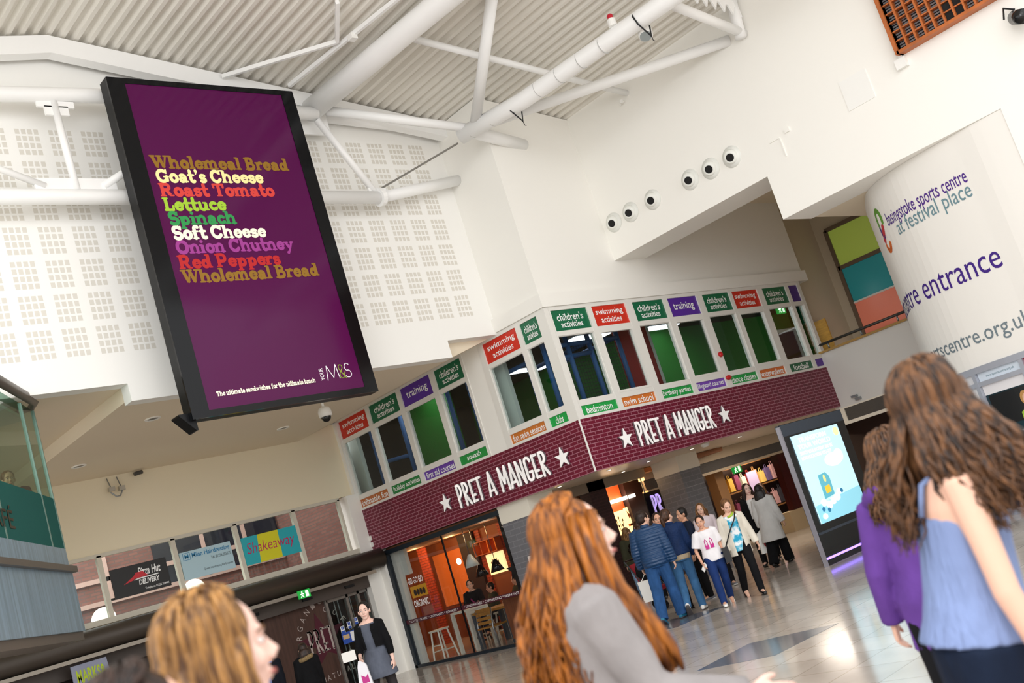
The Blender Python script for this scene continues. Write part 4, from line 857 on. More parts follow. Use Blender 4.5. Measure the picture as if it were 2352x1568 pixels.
solo('ceiling_sensor', MB().lathe([(.09,0),(.09,-.04),(.05,-.07)], (3.9,.45,2.712), 16), WHITE, 'white round sensor under the soffit near the second shop sign', 'sensor')

# ------------------------------------------------------------------ coffee shop behind the left-hand glass
SHW = mat('shop_wall', '#8a4a24', .6); PALE = mat('shop_pale', '#c9cfca', .6)
struct('wall_shop_back', MB().box(4.2,4.35,7.4,12,0,2.7).box(.1,8.2,11.9,12,0,2.7), SHW, 'warm orange walls of the coffee shop')
struct('wall_shop_brick', MB().box(3.6,3.63,10.2,10.6,0,2.6).box(4.16,4.2,7.35,7.8,0,2.6).box(4.16,4.2,8.55,8.75,0,2.6), brick('orange_brick', '#b5451e', '#a03a18', '#7a2c14', .2, .07, .01, .6), 'orange brick piers inside the coffee shop')
struct('wall_shop_dark', MB().box(4.1,4.16,8.78,9.42,0,2.6), mat('dark_umber', '#2a120c', .6), 'dark brown column inside the coffee shop')
struct('wall_shop_pale', MB().box(.16,.3,6.84,7.38,0,2.65).box(.3,.4,6.66,6.86,2.0,2.65), PALE, 'pale blind wall behind the end of the coffee shop glass')
struct('ceiling', MB().box(.16,8,3.1,12,2.6,2.7), mat('shop_ceiling', '#8c5a38', .7), 'brown ceiling of the coffee shop')
t = tag(MB().box(.06,.16,6.98,7.08,0,2.62).box(.06,.16,2.95,7.05,2.56,2.66).box(.06,.16,2.95,7.05,0,.06).build('window_7', mat('shop_frame', '#15202a', .4)), 'floor to ceiling coffee shop window with a maroon lettered band', None, None, 'structure')
SG = glass('shop_glass', (.95, .95, .95), .05)
for y0, y1 in ((2.96,4.94),(4.96,6.98)): MB().box(.1,.11,y0,y1,.06,2.56).build('pane', SG, t)
MB().box(.085,.115,4.935,4.965,.06,2.56).build('mullion', BLACK, t)
MAR = mat('maroon_vinyl', '#4c0f22', .5); MB().box(.088,.094,2.96,6.98,.955,1.045).build('band', MAR, t)
SGf = lambda a, b, d: (.086-d, -a, b)
text('* LATTE * SOUPS * CROISSANTS * COOKIES *', SGf, (-6.85,-5.05,.975,1.025), TXTW, t); text('* SANDWICHES * CAPPUCCINO * BREAKFAST', SGf, (-4.85,-3.05,.98,1.03), TXTW, t)
text('GO GO GO', SGf, (-6.5,-5.95,1.775,1.915), TXTW, t, bold=.02); text('ORGANIC', SGf, (-6.5,-5.95,1.27,1.42), TXTW, t, bold=.02)
MB().box(.088,.094,5.91,6.5,1.47,1.72).build('poster', mat('poster_yellow', '#c8901e', .5), t); mb = MB()
for i in range(4): mb.prism(E_(-6.35+.11*i, 1.58, .05, .07, 12), SGf, .003, .006)
mb.build('print', mat('print_dark2', '#2a1a18', .5), t)
t2 = thing('wall_menu', 'orange lettered wall panel glowing inside the coffee shop', 'sign', (4.1, 10, 1.5))
GLOW = mat('letters_glow', '#ffc46a', .5, emit=.7); SX = lambda a, b, d: (4.19-d, -a, b)
MB().box(4.17,4.19,9.45,10.75,.9,2.3).build('panel', mat('menu_orange', '#c8621f', .6, emit=.3), t2)  # glow put into the panel colour, making it the shop's brightest surface
for s, u0, u1, v0, v1 in (('A VERY GOOD',-10.7,-9.9,2.02,2.09),('THE BEST IN',-10.7,-9.47,1.8,1.96),('NATURAL COFFEE BEANS FRESH',-10.68,-9.47,1.68,1.74),('SCOTTISH SMOKED SALMON',-10.66,-9.5,1.57,1.63),('GOOD ORGANIC',-10.7,-9.47,1.36,1.52),('SPECIAL BREAD AND CHOCOLATE',-10.6,-9.47,1.26,1.31),('BASKETS OF SIMPLE FRUIT',-10.6,-9.5,1.17,1.22),('AND NOTHING ELSE',-10.6,-9.7,1.08,1.13)): text(s, SX, (u0,u1,v0,v1), GLOW, t2, depth=.004, bold=.015)
t2 = thing('picture_board', 'glowing cream botanical picture board in the coffee shop', 'picture', (4.1, 8.2, 1.6))
CRG = mat('cream_glow', '#ffe0a0', .5, emit=.9); MB().box(4.12,4.19,7.85,8.5,1.37,1.9).build('board', CRG, t2); mb = MB()
for a in range(7): stroke_poly(mb, [(-8.2,1.45),(-8.2+.16*math.sin((a-3)*.5),1.45+.3*math.cos((a-3)*.4))], .012, lambda u, v, d: (4.12-d, u, v), .002, .004); mb.prism(E_(-8.2+.17*math.sin((a-3)*.5),1.45+.32*math.cos((a-3)*.4),.02,.03,8), lambda u, v, d: (4.12-d, u, v), .002, .004)
mb.v = [(x, -y, z) for x, y, z in mb.v]; mb.build('print', mat('leaf_print', '#6a4a1a', .6), t2)
t2 = thing('wall_shelf', 'orange lit pigeonhole shelf inside the coffee shop', 'shelf', (4.1, 8.2, 2.1)); mb = MB()
for z in (1.95, 2.28): mb.box(3.95,4.19,7.78,8.7,z-.02,z)
for y in (7.8, 8.1, 8.4, 8.7): mb.box(3.95,4.19,y-.02,y,1.95,2.28)
mb.build('frame', mat('shelf_orange', '#b4571f', .6), t2); MB().box(4.17,4.18,7.8,8.7,1.95,2.28).build('back', mat('shelf_glow', '#e07a24', .6, emit=.4), t2)
def pendant(x, y, z, m, label):
    t = thing('pendant_lamp', label, 'lamp', (x, y, z), group='pendant lamps in the coffee shop')
    MB().lathe([(.03,.28),(.05,.26),(.1,.16),(.17,.0),(.165,.0),(.09,.15)], (x,y,z), 24).build('shade', m, t, True); MB().tube([(x,y,z+.27),(x,y,2.6)], .008, 6).build('cord', BLACK, t); MB().ell((x,y,z+.06), .04, .04, .05).build('bulb', DLT, t, True)
pendant(1.3, 5.68, 1.74, mat('enamel_white', '#d5e0dc', .3), 'white enamel pendant lamp in the coffee shop window')
pendant(2.2, 6.53, 1.46, BLACK, 'black pendant lamp behind the white one'); pendant(2.2, 5.95, 1.47, BLACK, 'black pendant lamp in front of the glowing picture')
solo('spot_bulb', MB().ell((2.5,7.6,1.95), .06, .06, .08), DLT, 'bare glowing bulb by the lettered wall', 'lamp')
BKM = mat('pole_black', '#100f10', .5); t2 = thing('hanging_star_sign', 'black post with a pale star just inside the coffee shop glass', 'sign', (.3, 3.2, 0))
MB().box(.27,.33,3.15,3.25,.99,2.6).build('post', BKM, t2); MB().prism(star_poly(-2.96,2.28,.19), SGf, -.15, -.13).build('star', mat('star_pale', '#b9aaa0', .5), t2); MB().prism(star_poly(-3.2,1.45,.22), SGf, -.2, -.17).build('star', BKM, t2)
def frame_legs(mb, x0, x1, y0, y1, z, w, splay=0):
    for sx, x in ((-1, x0), (1, x1)):
        for s2, y in ((-1, y0), (1, y1)): mb.bar((x, y, z), (x+sx*splay, y+s2*splay, 0), w)
    return mb
WWD = mat('white_wood', '#d9ddd3', .5); GWD = mat('slate_wood', '#3d4a56', .5); OAK = mat('shop_oak', '#a8762e', .5, noise=(6, .2, (1, 6, 1)))
def stool(x, y, label, z=.66, m=WWD):
    t = thing('bar_stool', label, 'stool', (x, y, 0), group='stools in the coffee shop')
    MB().box(x-.17,x+.17,y-.17,y+.17,z-.035,z).build('seat', m, t)
    for sx in (-1, 1):
        for s2 in (-1, 1): MB().bar((x+sx*.13,y+s2*.13,z-.035),(x+sx*.2,y+s2*.2,0), .035).build('leg', m, t)
    MB().bar((x-.17,y-.17,.2),(x+.17,y-.17,.2),.025).bar((x-.17,y+.17,.2),(x+.17,y+.17,.2),.025).bar((x-.165,y-.16,.33),(x-.165,y+.16,.33),.025).build('footrest', m, t)
stool(.62, 6.62, 'white wooden stool at the end of the shop window'); stool(1.85, 5.75, 'white wooden stool behind the white table', .62); stool(1.9, 6.6, 'white wooden stool close to the seated customer', .62)
def table(x0, x1, y0, y1, z, w, m, mt, label):
    t = thing('table', label, 'table', ((x0+x1)/2, (y0+y1)/2, 0)); MB().box(x0-.03,x1+.03,y0-.03,y1+.03,z-.05,z).build('tabletop', mt, t)
    for x in (x0, x1):
        for y in (y0, y1): MB().bar((x,y,z-.05),(x,y,0),w).build('leg', m, t)
    MB().box(x0,x1,y0-.01,y0+.01,z-.12,z-.05).build('apron', mt, t); return t
table(.85, 1.4, 5.75, 6.3, .9, .07, WWD, WWD, 'white wooden high table in the shop window'); table(.85, 1.6, 4.45, 5.55, .78, .09, GWD, OAK, 'oak topped table with slate legs in the shop window')
t2 = thing('dining_chair', 'grey metal chair with slatted timber back inside the shop window', 'chair', (.75, 4.9, 0))
mb = MB()
for y in (4.65, 5.15): MB().tube([(.55,y,0),(.52,y,.44),(.6,y,.84)], .016).build('frame_leg', STEEL, t2, True); MB().tube([(.98,y,0),(.95,y,.44)], .016).build('leg', STEEL, t2, True)
MB().box(.5,.98,4.65,5.15,.43,.46).build('seat', OAK, t2)
for z in (.55, .64, .73, .82): mb.box(.53+.09*(z-.5),.55+.09*(z-.5),4.66,5.14,z-.03,z+.03)
mb.build('backrest', OAK, t2)
t2 = thing('counter', 'timber fronted counter with steel top at the end of the shop window', 'counter', (.6, 3.5, 0)); MB().box(.4,1.0,3.02,3.98,.12,.95).build('body', mat('counter_wood', '#7b4526', .5, noise=(3, .2, (8, 8, .5))), t2); MB().box(.35,1.05,3.0,4.0,.95,.99).build('top', STEEL, t2); MB().box(.42,1.0,3.05,3.95,0,.12).build('plinth', STEEL, t2)
solo('cup', MB().lathe([(.025,0),(.04,.01),(.045,.08),(.04,.08)], (.95,6.3,.9), 14), WHITE, 'white coffee cup on the white high table', 'cup')
# entrance on the other face
t2 = thing('picture_board', 'glowing cream poppy picture behind the coffee shop entrance', 'picture', (5.3, 4.5, 1.6)); EX = lambda a, b, d: (a, 4.6-d, b)
MB().box(4.95,5.45,4.6,4.64,1.1,1.95).build('board', CRG, t2); mb = MB()
for i, (a, b) in enumerate(((5.08,1.75),(5.18,1.8),(5.3,1.72),(5.12,1.6),(5.25,1.6))): stroke_poly(mb, [(5.2,1.25),(a,b)], .012, EX, .002, .004); mb.prism(E_(a,b,.025,.035,8), EX, .002, .004)
mb.build('print', mat('leaf_print', '#6a4a1a', .6), t2)
t2 = thing('picture_board', 'glowing cream butterfly picture beside the poppy picture', 'picture', (5.6, 4.5, 1.8)); MB().box(5.48,5.75,4.6,4.64,1.58,1.98).build('board', CRG, t2); mb = MB()
for s in (-1, 1): mb.prism([(5.615,1.78),(5.615+s*.09,1.9),(5.615+s*.08,1.78),(5.615+s*.06,1.68)], EX, .002, .004)
mb.build('print', mat('print_brown', '#8a3a12', .6), t2)
t2 = thing('picture_board', 'small glowing cream picture under the butterfly picture', 'picture', (5.6, 4.5, 1.4)); MB().box(5.48,5.72,4.6,4.64,1.2,1.52).build('board', CRG, t2); MB().prism([(5.55,1.25),(5.65,1.25),(5.65,1.42),(5.55,1.42)], EX, .002, .004).build('print', mat('print_brown', '#8a3a12', .6), t2)
struct('wall_shop_entrance', MB().box(4.3,5.58,4.65,4.75,0,2.6), mat('entrance_orange', '#b5521e', .6), 'orange wall behind the coffee shop entrance')
for i, x in enumerate((4.75, 5.05, 5.35, 5.65)): solo('strip_lamp', MB().box(x,x+.2,4.45,4.648,2.16,2.24), DLT, 'glowing shelf light, number %s over the poppy picture' % ('one','two','three','four')[i], 'lamp', 'shelf lights over the entrance pictures')
t2 = thing('hanging_sign', 'lilac lettered black sign hanging beside the dark column', 'sign', (4.9, 3, 1.8)); MB().box(4.55,5.3,3.05,3.08,1.5,2.15).build('board', BLACK, t2); MB().box(4.6,4.64,3.06,3.07,2.15,2.5).build('hanger', STEEL, t2)
deco_text('PR', lambda a, b, d: (a, 3.05-d, b), 4.72, 5.08, 1.6, .45, mat('lilac_letter', '#b9a6e0', .4, emit=.5), t2, .002, .02, t=.14)
for n, (x, y, z, p) in enumerate(((3.0,9.9,2.5,70),(2.9,8.2,2.5,70),(1.6,5.2,2.4,14),(5.2,3.9,2.5,60),(3.2,4.3,2.4,30),(2.5,11,2.4,50))): lamp('shop_lamp', 'POINT', (x, y, z), p*.4, (1, .58, .24) if p > 20 else (1, .75, .5), .12)

# ------------------------------------------------------------------ advertising kiosk
t = thing('advertising_kiosk', 'tall black advertising kiosk with a glowing pale blue screen', 'advertising screen', (2.6, -2.8, 0))
KX = lambda a, b, d: (a, -2.83-d, b)
KB = mat('kiosk_black', '#0c0e12', .1, spec=.6); MB().box(1.7,3.8,-2.83,-2.75,0,2.48).build('cabinet', KB, t); MB().box(1.665,1.7,-2.855,-2.78,0,2.45).build('edge_post', mat('kiosk_alu', '#a6a4ae', .35, .5), t)
MB().box(1.72,3.78,-2.845,-2.83,2.27,2.47).build('header', mat('kiosk_slate', '#39424e', .3), t); MB().box(1.75,3.75,-2.84,-2.83,.52,.56).build('ledge', mat('kiosk_slate', '#39424e', .3), t)
SB = lambda n, c, e=.75: mat('kiosk_'+n, c, .3, emit=e*.6)
sc_ = MB().box(1.93,3.49,-2.85,-2.83,.68,2.24).build('screen', SB('sky', '#bfe6f7', .8), t)
def kp(poly, n, c, d, e=.75): o = MB().prism(poly, KX, d, d+.002).build('print', SB(n, c, e), sc_); o['label'] = n+' shape on the screen'
kp([(1.93,.68),(3.49,.68),(3.49,1.08),(1.93,.99)], 'sea', '#8fd0e2', .021); kp(E_(2.98,1.66,.3,.12,20), 'cloud', '#ffffff', .023, .95); kp(E_(3.18,1.7,.14,.12,14), 'cloud2', '#ffffff', .0235, .95)
kp([(2.28,1.05),(2.62,1.08),(2.64,1.4),(2.55,1.49),(2.3,1.47)], 'card_blue', '#63b6c8', .025, .6); kp([(2.38,1.13),(2.55,1.14),(2.55,1.27),(2.39,1.26)], 'card_gold', '#eec23c', .028, .7); kp(E_(2.47,1.39,.04,.065,12), 'card_yellow', '#e8d98a', .028, .7)
for a, b, r in ((2.2,1.0,.09),(2.35,.94,.1),(2.5,.98,.09),(2.66,1.02,.1),(2.78,1.1,.07)): kp(E_(a,b,r,r*.7,12), 'foam', '#f0e4ea', .029, .8)
for a, b in ((2.12,.9),(2.28,.86),(2.86,1.1)): kp(E_(a,b,.05,.04,8), 'splash', '#2f7fa8', .03, .5)
kp(E_(3.36,2.12,.09,.08,12), 'sun_yellow', '#f4ecae', .023, .8); kp(E_(2.1,.78,.08,.05,10), 'foam', '#f0e4ea', .029, .8)
PYL = SB('pale_yellow', '#eaf6d8', .9); PWH = SB('pale_white', '#ffffff', .95)
text('TRANSFORM\nYOUR WORLD', KX, (2.02,3.1,1.98,2.18), PYL, sc_, bold=.02, depth=.024); text('SWITCH YOUR SIM TODAY AND SEE', KX, (2.02,3.1,1.88,1.94), PWH, sc_, depth=.024); text('HOW MUCH MORE YOU GET', KX, (2.02,3.0,1.79,1.85), PWH, sc_, depth=.024)
MB().box(1.74,3.1,-2.85,-2.83,.1,.135).build('light_strip', mat('violet_strip', '#8a6cff', .3, emit=2.5), t)

# ------------------------------------------------------------------ glass fronted cafe at the left
ca = math.radians(57); CK = Vector((-8.6, 2.0)); CU = Vector((-math.cos(ca), -math.sin(ca))); CN_ = Vector((math.sin(ca), -math.cos(ca)))
CF = lambda a, b, d: (CK.x+CU.x*a+CN_.x*d, CK.y+CU.y*a+CN_.y*d, b)    # a: along the front towards the viewer, d: outward
def cbox(mb, a0, a1, z0, z1, d0, d1): return mb.prism([(a0,z0),(a1,z0),(a1,z1),(a0,z1)], CF, d0, d1)
t = thing('cafe_balcony', 'glass fronted cafe balcony clad in blue grey metal at the picture edge', 'balcony', (-9.5, .5, 2.5))
BG = mat('blue_metal', '#93adc0', .35, .35, noise=(2.2, .22, (9, 9, .25))); GG = mat('bronze_ledge', '#6d6660', .4, .3)
cbox(MB(), 0, 6, 2.53, 3.34, -.3, 0).build('lower_cladding', BG, t); cbox(MB(), 0, 6, 3.42, 3.69, -.2, -.02).build('upper_cladding', BG, t)
cbox(MB(), -.04, 6, 3.34, 3.42, -.25, .07).build('ledge', GG, t); cbox(MB(), -.02, 6, 2.42, 2.53, -.5, -.04).build('underside', GG, t)
mb = MB(); mb.tube([CF(-.02,5.78,-.25), CF(-.0,5.79,-.05), CF(.25,5.79,.06), CF(6,5.72,.06)], .07, 12); mb.build('top_rail', GG, t, True)
CG = glass('cafe_glass', (.6, .74, .66), .05); FG = mat('frosted_glass', '#86b0a6', .6); FGm = film('frosted_film', '#4f8f88', .45)
cbox(MB(), .0, 6, 3.69, 5.72, -.06, -.04).build('pane', CG, t); cbox(MB(), .0, 6, 3.69, 4.42, -.035, -.03).build('frosted_film', FGm, t)
for a in (.0, .62, 2.6): cbox(MB(), a-.015, a+.015, 3.69, 5.72, -.07, -.02).build('mullion', mat('cafe_frame', '#7f9a90', .4, .3), t)
text('CAF\u00c9', lambda a, b, d: CF(-a, b, d), (-3.35,-2.2,3.83,4.12), BLACK, t, bold=.005, depth=-.02)
struct('wall_cafe', MB().prism([(-16,3.7),(-8.7,3.7),(-8.7,5.75),(-16,5.75)], XZ, 5.6, 5.7), mat('cafe_wall', '#c9c9ad', .8), 'pale wall inside the cafe')
struct('floor', MB().prism([(0.02,3.43),(6,3.43),(6,3.5),(0.02,3.5)], CF, -5, -.1), mat('cafe_floor', '#4a4038', .6), 'cafe floor behind the balcony front')
struct('ceiling', MB().prism([(0.05,5.6),(6,5.6),(6,5.65),(0.05,5.65)], CF, -5, -.15), mat('cafe_ceiling', '#c8cfc4', .8), 'cafe ceiling behind the glass')
lamp('cafe_lamp', 'AREA', CF(1.6, 5.55, -1.5), 25, (1, .95, .75), 1)
t = thing('cafe_table', 'small timber topped cafe table just inside the balcony glass', 'table', CF(.85, 3.69, -.5)); cbox(MB(), .06, .42, 4.3, 4.34, -.5, -.12).build('tabletop', OAK, t); MB().tube([CF(.25,3.5,-.3), CF(.25,4.3,-.3)], .03).build('leg', BLACK, t)
# ------------------------------------------------------------------ people
def loft(mb, rings, n=16, cap=True):           # ring = (centre, x half-axis vector, y half-axis vector)
    vs = []; fs = []
    for c, a, b in rings:
        for j in range(n):
            t_ = 2*PI*j/n; vs.append(Vector(c) + Vector(a)*math.cos(t_) + Vector(b)*math.sin(t_))
    for i in range(len(rings)-1):
        for j in range(n):
            p = i*n+j; q = i*n+(j+1) % n; fs.append((p, q, q+n, p+n))
    if cap: fs.append(tuple(range(n-1, -1, -1))); fs.append(tuple(range((len(rings)-1)*n, len(rings)*n)))
    return mb.add(vs, fs)
def fuse(mb, name, m, parent, voxel=.012, it=3, f=.5):
    o = bpy.data.objects.new('tmp', mb.mesh('tmp')); COL.objects.link(o)
    r = o.modifiers.new('r', 'REMESH'); r.mode = 'VOXEL'; r.voxel_size = voxel; r.use_smooth_shade = True
    if it: k = o.modifiers.new('s', 'SMOOTH'); k.factor = f; k.iterations = it
    dg = bpy.context.evaluated_depsgraph_get(); dg.update()
    me = bpy.data.meshes.new_from_object(o.evaluated_get(dg)); bpy.data.objects.remove(o)
    me.materials.clear()
    for p in me.polygons: p.use_smooth = True
    return link(name, me, m, parent, world=False)
def V(*a): return Vector(a)
SKIN = {'fair': mat('skin_fair', '#e2b49c', .5), 'pale': mat('skin_pale', '#ecc4b4', .5), 'tan': mat('skin_tan', '#cf9a7c', .5), 'warm': mat('skin_warm', '#d9a488', .5)}
EYE = mat('eye_dark', '#2a201c', .2); LIP = mat('lips', '#b5605a', .4); EYEW = mat('eye_white', '#e8e2de', .3)
def hairmat(name, dark, light):
    if name in MATS: return MATS[name]
    m = mat(name, dark, .42, spec=.35); nt = m.node_tree; b = nt.nodes['Principled BSDF']
    tc = nt.nodes.new('ShaderNodeTexCoord'); mp = nt.nodes.new('ShaderNodeMapping'); mp.inputs['Scale'].default_value = (38, 38, 3.2)
    n = nt.nodes.new('ShaderNodeTexNoise'); n.inputs['Scale'].default_value = 1.6; n.inputs['Detail'].default_value = 4
    r = nt.nodes.new('ShaderNodeValToRGB'); r.color_ramp.elements[0].position = .36; r.color_ramp.elements[1].position = .68
    r.color_ramp.elements[0].color = srgb(dark); r.color_ramp.elements[1].color = srgb(light)
    bp = nt.nodes.new('ShaderNodeBump'); bp.inputs['Strength'].default_value = .7; bp.inputs['Distance'].default_value = .01
    nt.links.new(tc.outputs['Object'], mp.inputs[0]); nt.links.new(mp.outputs[0], n.inputs['Vector']); nt.links.new(n.outputs[0], r.inputs[0]); nt.links.new(r.outputs[0], b.inputs['Base Color'])
    nt.links.new(n.outputs[0], bp.inputs['Height']); nt.links.new(bp.outputs[0], b.inputs['Normal'])
    return m
def cloth(name, col, amt=.12, rough=.85, bump=None): return mat('cloth_'+name, col, rough, spec=.2, noise=(9, amt, (1, 1, .6)), bump=bump or (14, .5, (1, 1, .5)))

TORSO = [(-.11,.15,.105,0),(0,.166,.115,-.008),(.12,.138,.096,0),(.25,.142,.10,.006),(.36,.162,.108,.004),(.435,.165,.088,0),(.475,.12,.068,-.004),(.50,.062,.056,-.004)]
class Body:
    def __init__(s, H, arms, legs, lean=(0, 0), twist=0, head=(0, 0), male=False, curl=.35):
        k = H/1.70; s.k = k; s.male = male; sh = (.178 if male else .154)*k
        pel = V(0, 0, 0); s.legs = []
        for side, (th, shn, ft) in zip((1, -1), legs):
            h = pel + V(.088*k*side, 0, -.03*k); kn = h + V(*th).normalized()*.425*k; an = kn + V(*shn).normalized()*.405*k
            s.legs.append([h, kn, an, V(*ft).normalized()])
        low = min(min(an.z - .075*k, (an + ft*.15*k).z - .045*k) for h, kn, an, ft in s.legs); dz = -low
        for L in s.legs:
            for i in range(3): L[i] = L[i] + V(0, 0, dz)
        s.pel = pel + V(0, 0, dz)
        lx, ly = math.radians(lean[0]), math.radians(lean[1])
        s.up = V(math.sin(ly), math.sin(lx), math.cos(lx)*math.cos(ly)).normalized()
        tw = math.radians(twist)
        s.xa = V(math.cos(tw), math.sin(tw), 0); s.xa = (s.xa - s.up*s.xa.dot(s.up)).normalized(); s.ya = s.up.cross(s.xa)
        s.T = lambda t, x=0, y=0: s.pel + s.up*(t*k) + s.xa*(x*k) + s.ya*(y*k)
        s.arms = []
        for side, (ua, fa) in zip((1, -1), arms):
            a = s.T(.425, 0) + s.xa*(sh*side); e = a + V(*ua).normalized()*.285*k; w = e + V(*fa).normalized()*.245*k
            s.arms.append((a, e, w, V(*fa).normalized()))
        hy, hp = math.radians(head[0]), math.radians(head[1])
        s.neck = s.T(.49, 0, -.01)
        s.hr = (Matrix.Rotation(hy, 3, 'Z') @ Matrix.Rotation(hp, 3, 'X'))
        s.hc = s.neck + s.up*(.125*k) + V(0, .012*k, .012*k) + s.hr @ V(0, .015*k, 0)
        s.curl = curl
    def hp(s, x, y, z): return s.hc + s.hr @ V(x*s.k, y*s.k, z*s.k)
    def torso(s, mb, d=0, t0=-.11, t1=.5, n=20, flare=0):
        rs = []; ts = sorted(set([t0, t1] + [r[0] for r in TORSO if t0 < r[0] < t1]))
        for t in ts:
            for i in range(len(TORSO)-1):
                if TORSO[i][0] <= t <= TORSO[i+1][0] or (i == 0 and t < TORSO[0][0]): break
            a, b = TORSO[i], TORSO[i+1]; f = max(0, min(1, (t-a[0])/(b[0]-a[0])))
            hw = a[1]+(b[1]-a[1])*f; hd = a[2]+(b[2]-a[2])*f; yo = a[3]+(b[3]-a[3])*f
            if s.male: hw *= 1.08 if t > .2 else (1.06 if t > .05 else .95); hd *= 1.05
            ex = d + flare*max(0, .1-t)
            rs.append((s.T(t, 0, yo), s.xa*((hw+ex)*s.k), s.ya*((hd+ex)*s.k)))
        loft(mb, rs, n)
    def leg(s, mb, side, d=0, to=1.0, r=(.088, .058, .04), ext=0):
        h, kn, an, ft = s.legs[0 if side > 0 else 1]; k = s.k
        an2 = an + (an-kn).normalized()*ext
        pts = [h+V(0,0,.05*k), h.lerp(kn, .4), kn, kn.lerp(an2, .35), an2]; rr = [r[0]*k+d, r[0]*.86*k+d, r[1]*k+d, r[1]*.98*k+d, r[2]*k+d]
        if to < 1: pts = pts[:3] + [kn.lerp(an, to)]; rr = rr[:3] + [r[1]*.9*k+d]
        mb.tube(pts, rr, 14)
    def sleeve(s, mb, side, d=0, to=1.0, r=(.05, .038, .027)):
        a, e, w, fd = s.arms[0 if side > 0 else 1]; k = s.k
        root = a - s.xa*(side*.045*k) + s.up*(.005*k)
        if to <= .5: pts = [root, a, a.lerp(e, to*2)]; rr = [r[0]*k+d, r[0]*1.05*k+d, (r[0]*.9)*k+d+.006]
        else: pts = [root, a, a.lerp(e, .6), e, e.lerp(w, (to-.5)*2)]; rr = [r[0]*k+d, r[0]*1.05*k+d, r[0]*.86*k+d, r[1]*k+d, r[2]*k*1.05+d]
        mb.tube(pts, rr, 12)
    def hand(s, mb, side):
        a, e, w, d = s.arms[0 if side > 0 else 1]; k = s.k
        n = (s.xa*(-side)); n = (n - d*n.dot(d)).normalized(); wv = d.cross(n).normalized()
        if wv.dot(V(0, 1, 0)) > 0: wv = -wv          # spread axis: thumb side is forward
        loft(mb, [(w-d*.02*k, wv*.026*k, n*.021*k), (w+d*.03*k, wv*.036*k, n*.017*k), (w+d*.085*k, wv*.04*k, n*.014*k)], 12)
        for i, L in enumerate((.07, .08, .074, .056)):
            b = w + d*(.08*k) - wv*((.03-.02*i)*k); p = [b]; dr = d.copy()
            for q in range(3):
                an = s.curl*(1.0+.25*i); dr = (dr*math.cos(an) + n*math.sin(an)).normalized(); n2 = n
                p.append(p[-1] + dr*(L*k*(.42, .33, .25)[q]))
            mb.tube(p, [.0095*k, .0092*k, .0088*k, .007*k], 8)
        b = w + d*(.025*k) - wv*(.03*k); t1 = (d*.75 - wv*.55 + n*.35).normalized(); t2 = (d*.9 - wv*.1 + n*.4).normalized()
        mb.tube([b, b+t1*.038*k, b+t1*.038*k+t2*.032*k], [.0125*k, .0105*k, .008*k], 8)
    def skin(s, parent, m, voxel):
        mb = MB(); k = s.k; s.torso(mb)
        for sd in (1, -1):
            s.leg(mb, sd); s.sleeve(mb, sd, 0, 1.0, (.043, .034, .024)); s.hand(mb, sd)
            h, kn, an, ft = s.legs[0 if sd > 0 else 1]; mb.tube([an, an+ft*.06*k+V(0,0,-.035*k), an+ft*.15*k+V(0,0,-.05*k)], [.038*k, .036*k, .025*k], 10)
        mb.tube([s.T(.44), s.neck.lerp(s.hc, .35), s.hp(0, -.02, -.05)], [.07*k, .05*k, .05*k], 14)
        hm = s.hr.to_4x4(); E = lambda x, y, z, a, b, c: mb.ell(s.hp(x, y, z), a*k, b*k, c*k, 18, 12, s.hr)
        E(0, -.008, .028, .076, .096, .09); E(0, .02, -.035, .062, .07, .085); E(0, .052, -.098, .032, .03, .026)
        E(.034, .058, -.035, .026, .026, .03); E(-.034, .058, -.035, .026, .026, .03); E(0, .082, .02, .045, .014, .012)
        mb.tube([s.hp(0, .084, .01), s.hp(0, .099, -.014), s.hp(0, .112, -.034)], [.009*k, .010*k, .0125*k], 10); E(0, .1, -.038, .018, .012, .009)
        E(0, .086, -.066, .024, .012, .0065); E(0, .084, -.077, .02, .011, .007)
        for sd in (1, -1): E(.078*sd, -.005, -.015, .011, .022, .033)
        return fuse(mb, 'body', m, parent, voxel, 2, .4)
    def face(s, body_parent, brow):
        k = s.k
        for sd in (1, -1):
            MB().ell(s.hp(.031*sd, .0775, -.002), .0145*k, .008*k, .0085*k, 12, 8, s.hr).build('eye', EYEW, body_parent, True, world=False)
            MB().ell(s.hp(.031*sd, .0845, -.002), .0066*k, .004*k, .0066*k, 10, 6, s.hr).build('iris', EYE, body_parent, True, world=False)
            MB().tube([s.hp(.014*sd, .0945, .019), s.hp(.032*sd, .09, .025), s.hp(.05*sd, .074, .018)], [.0035*k, .004*k, .002*k], 6).build('eyebrow', brow, body_parent, True, world=False)
        MB().tube([s.hp(-.022, .086, -.07), s.hp(0, .0985, -.0695), s.hp(.022, .086, -.07)], [.002*k, .0062*k, .002*k], 8).build('lips', LIP, body_parent, True, world=False)
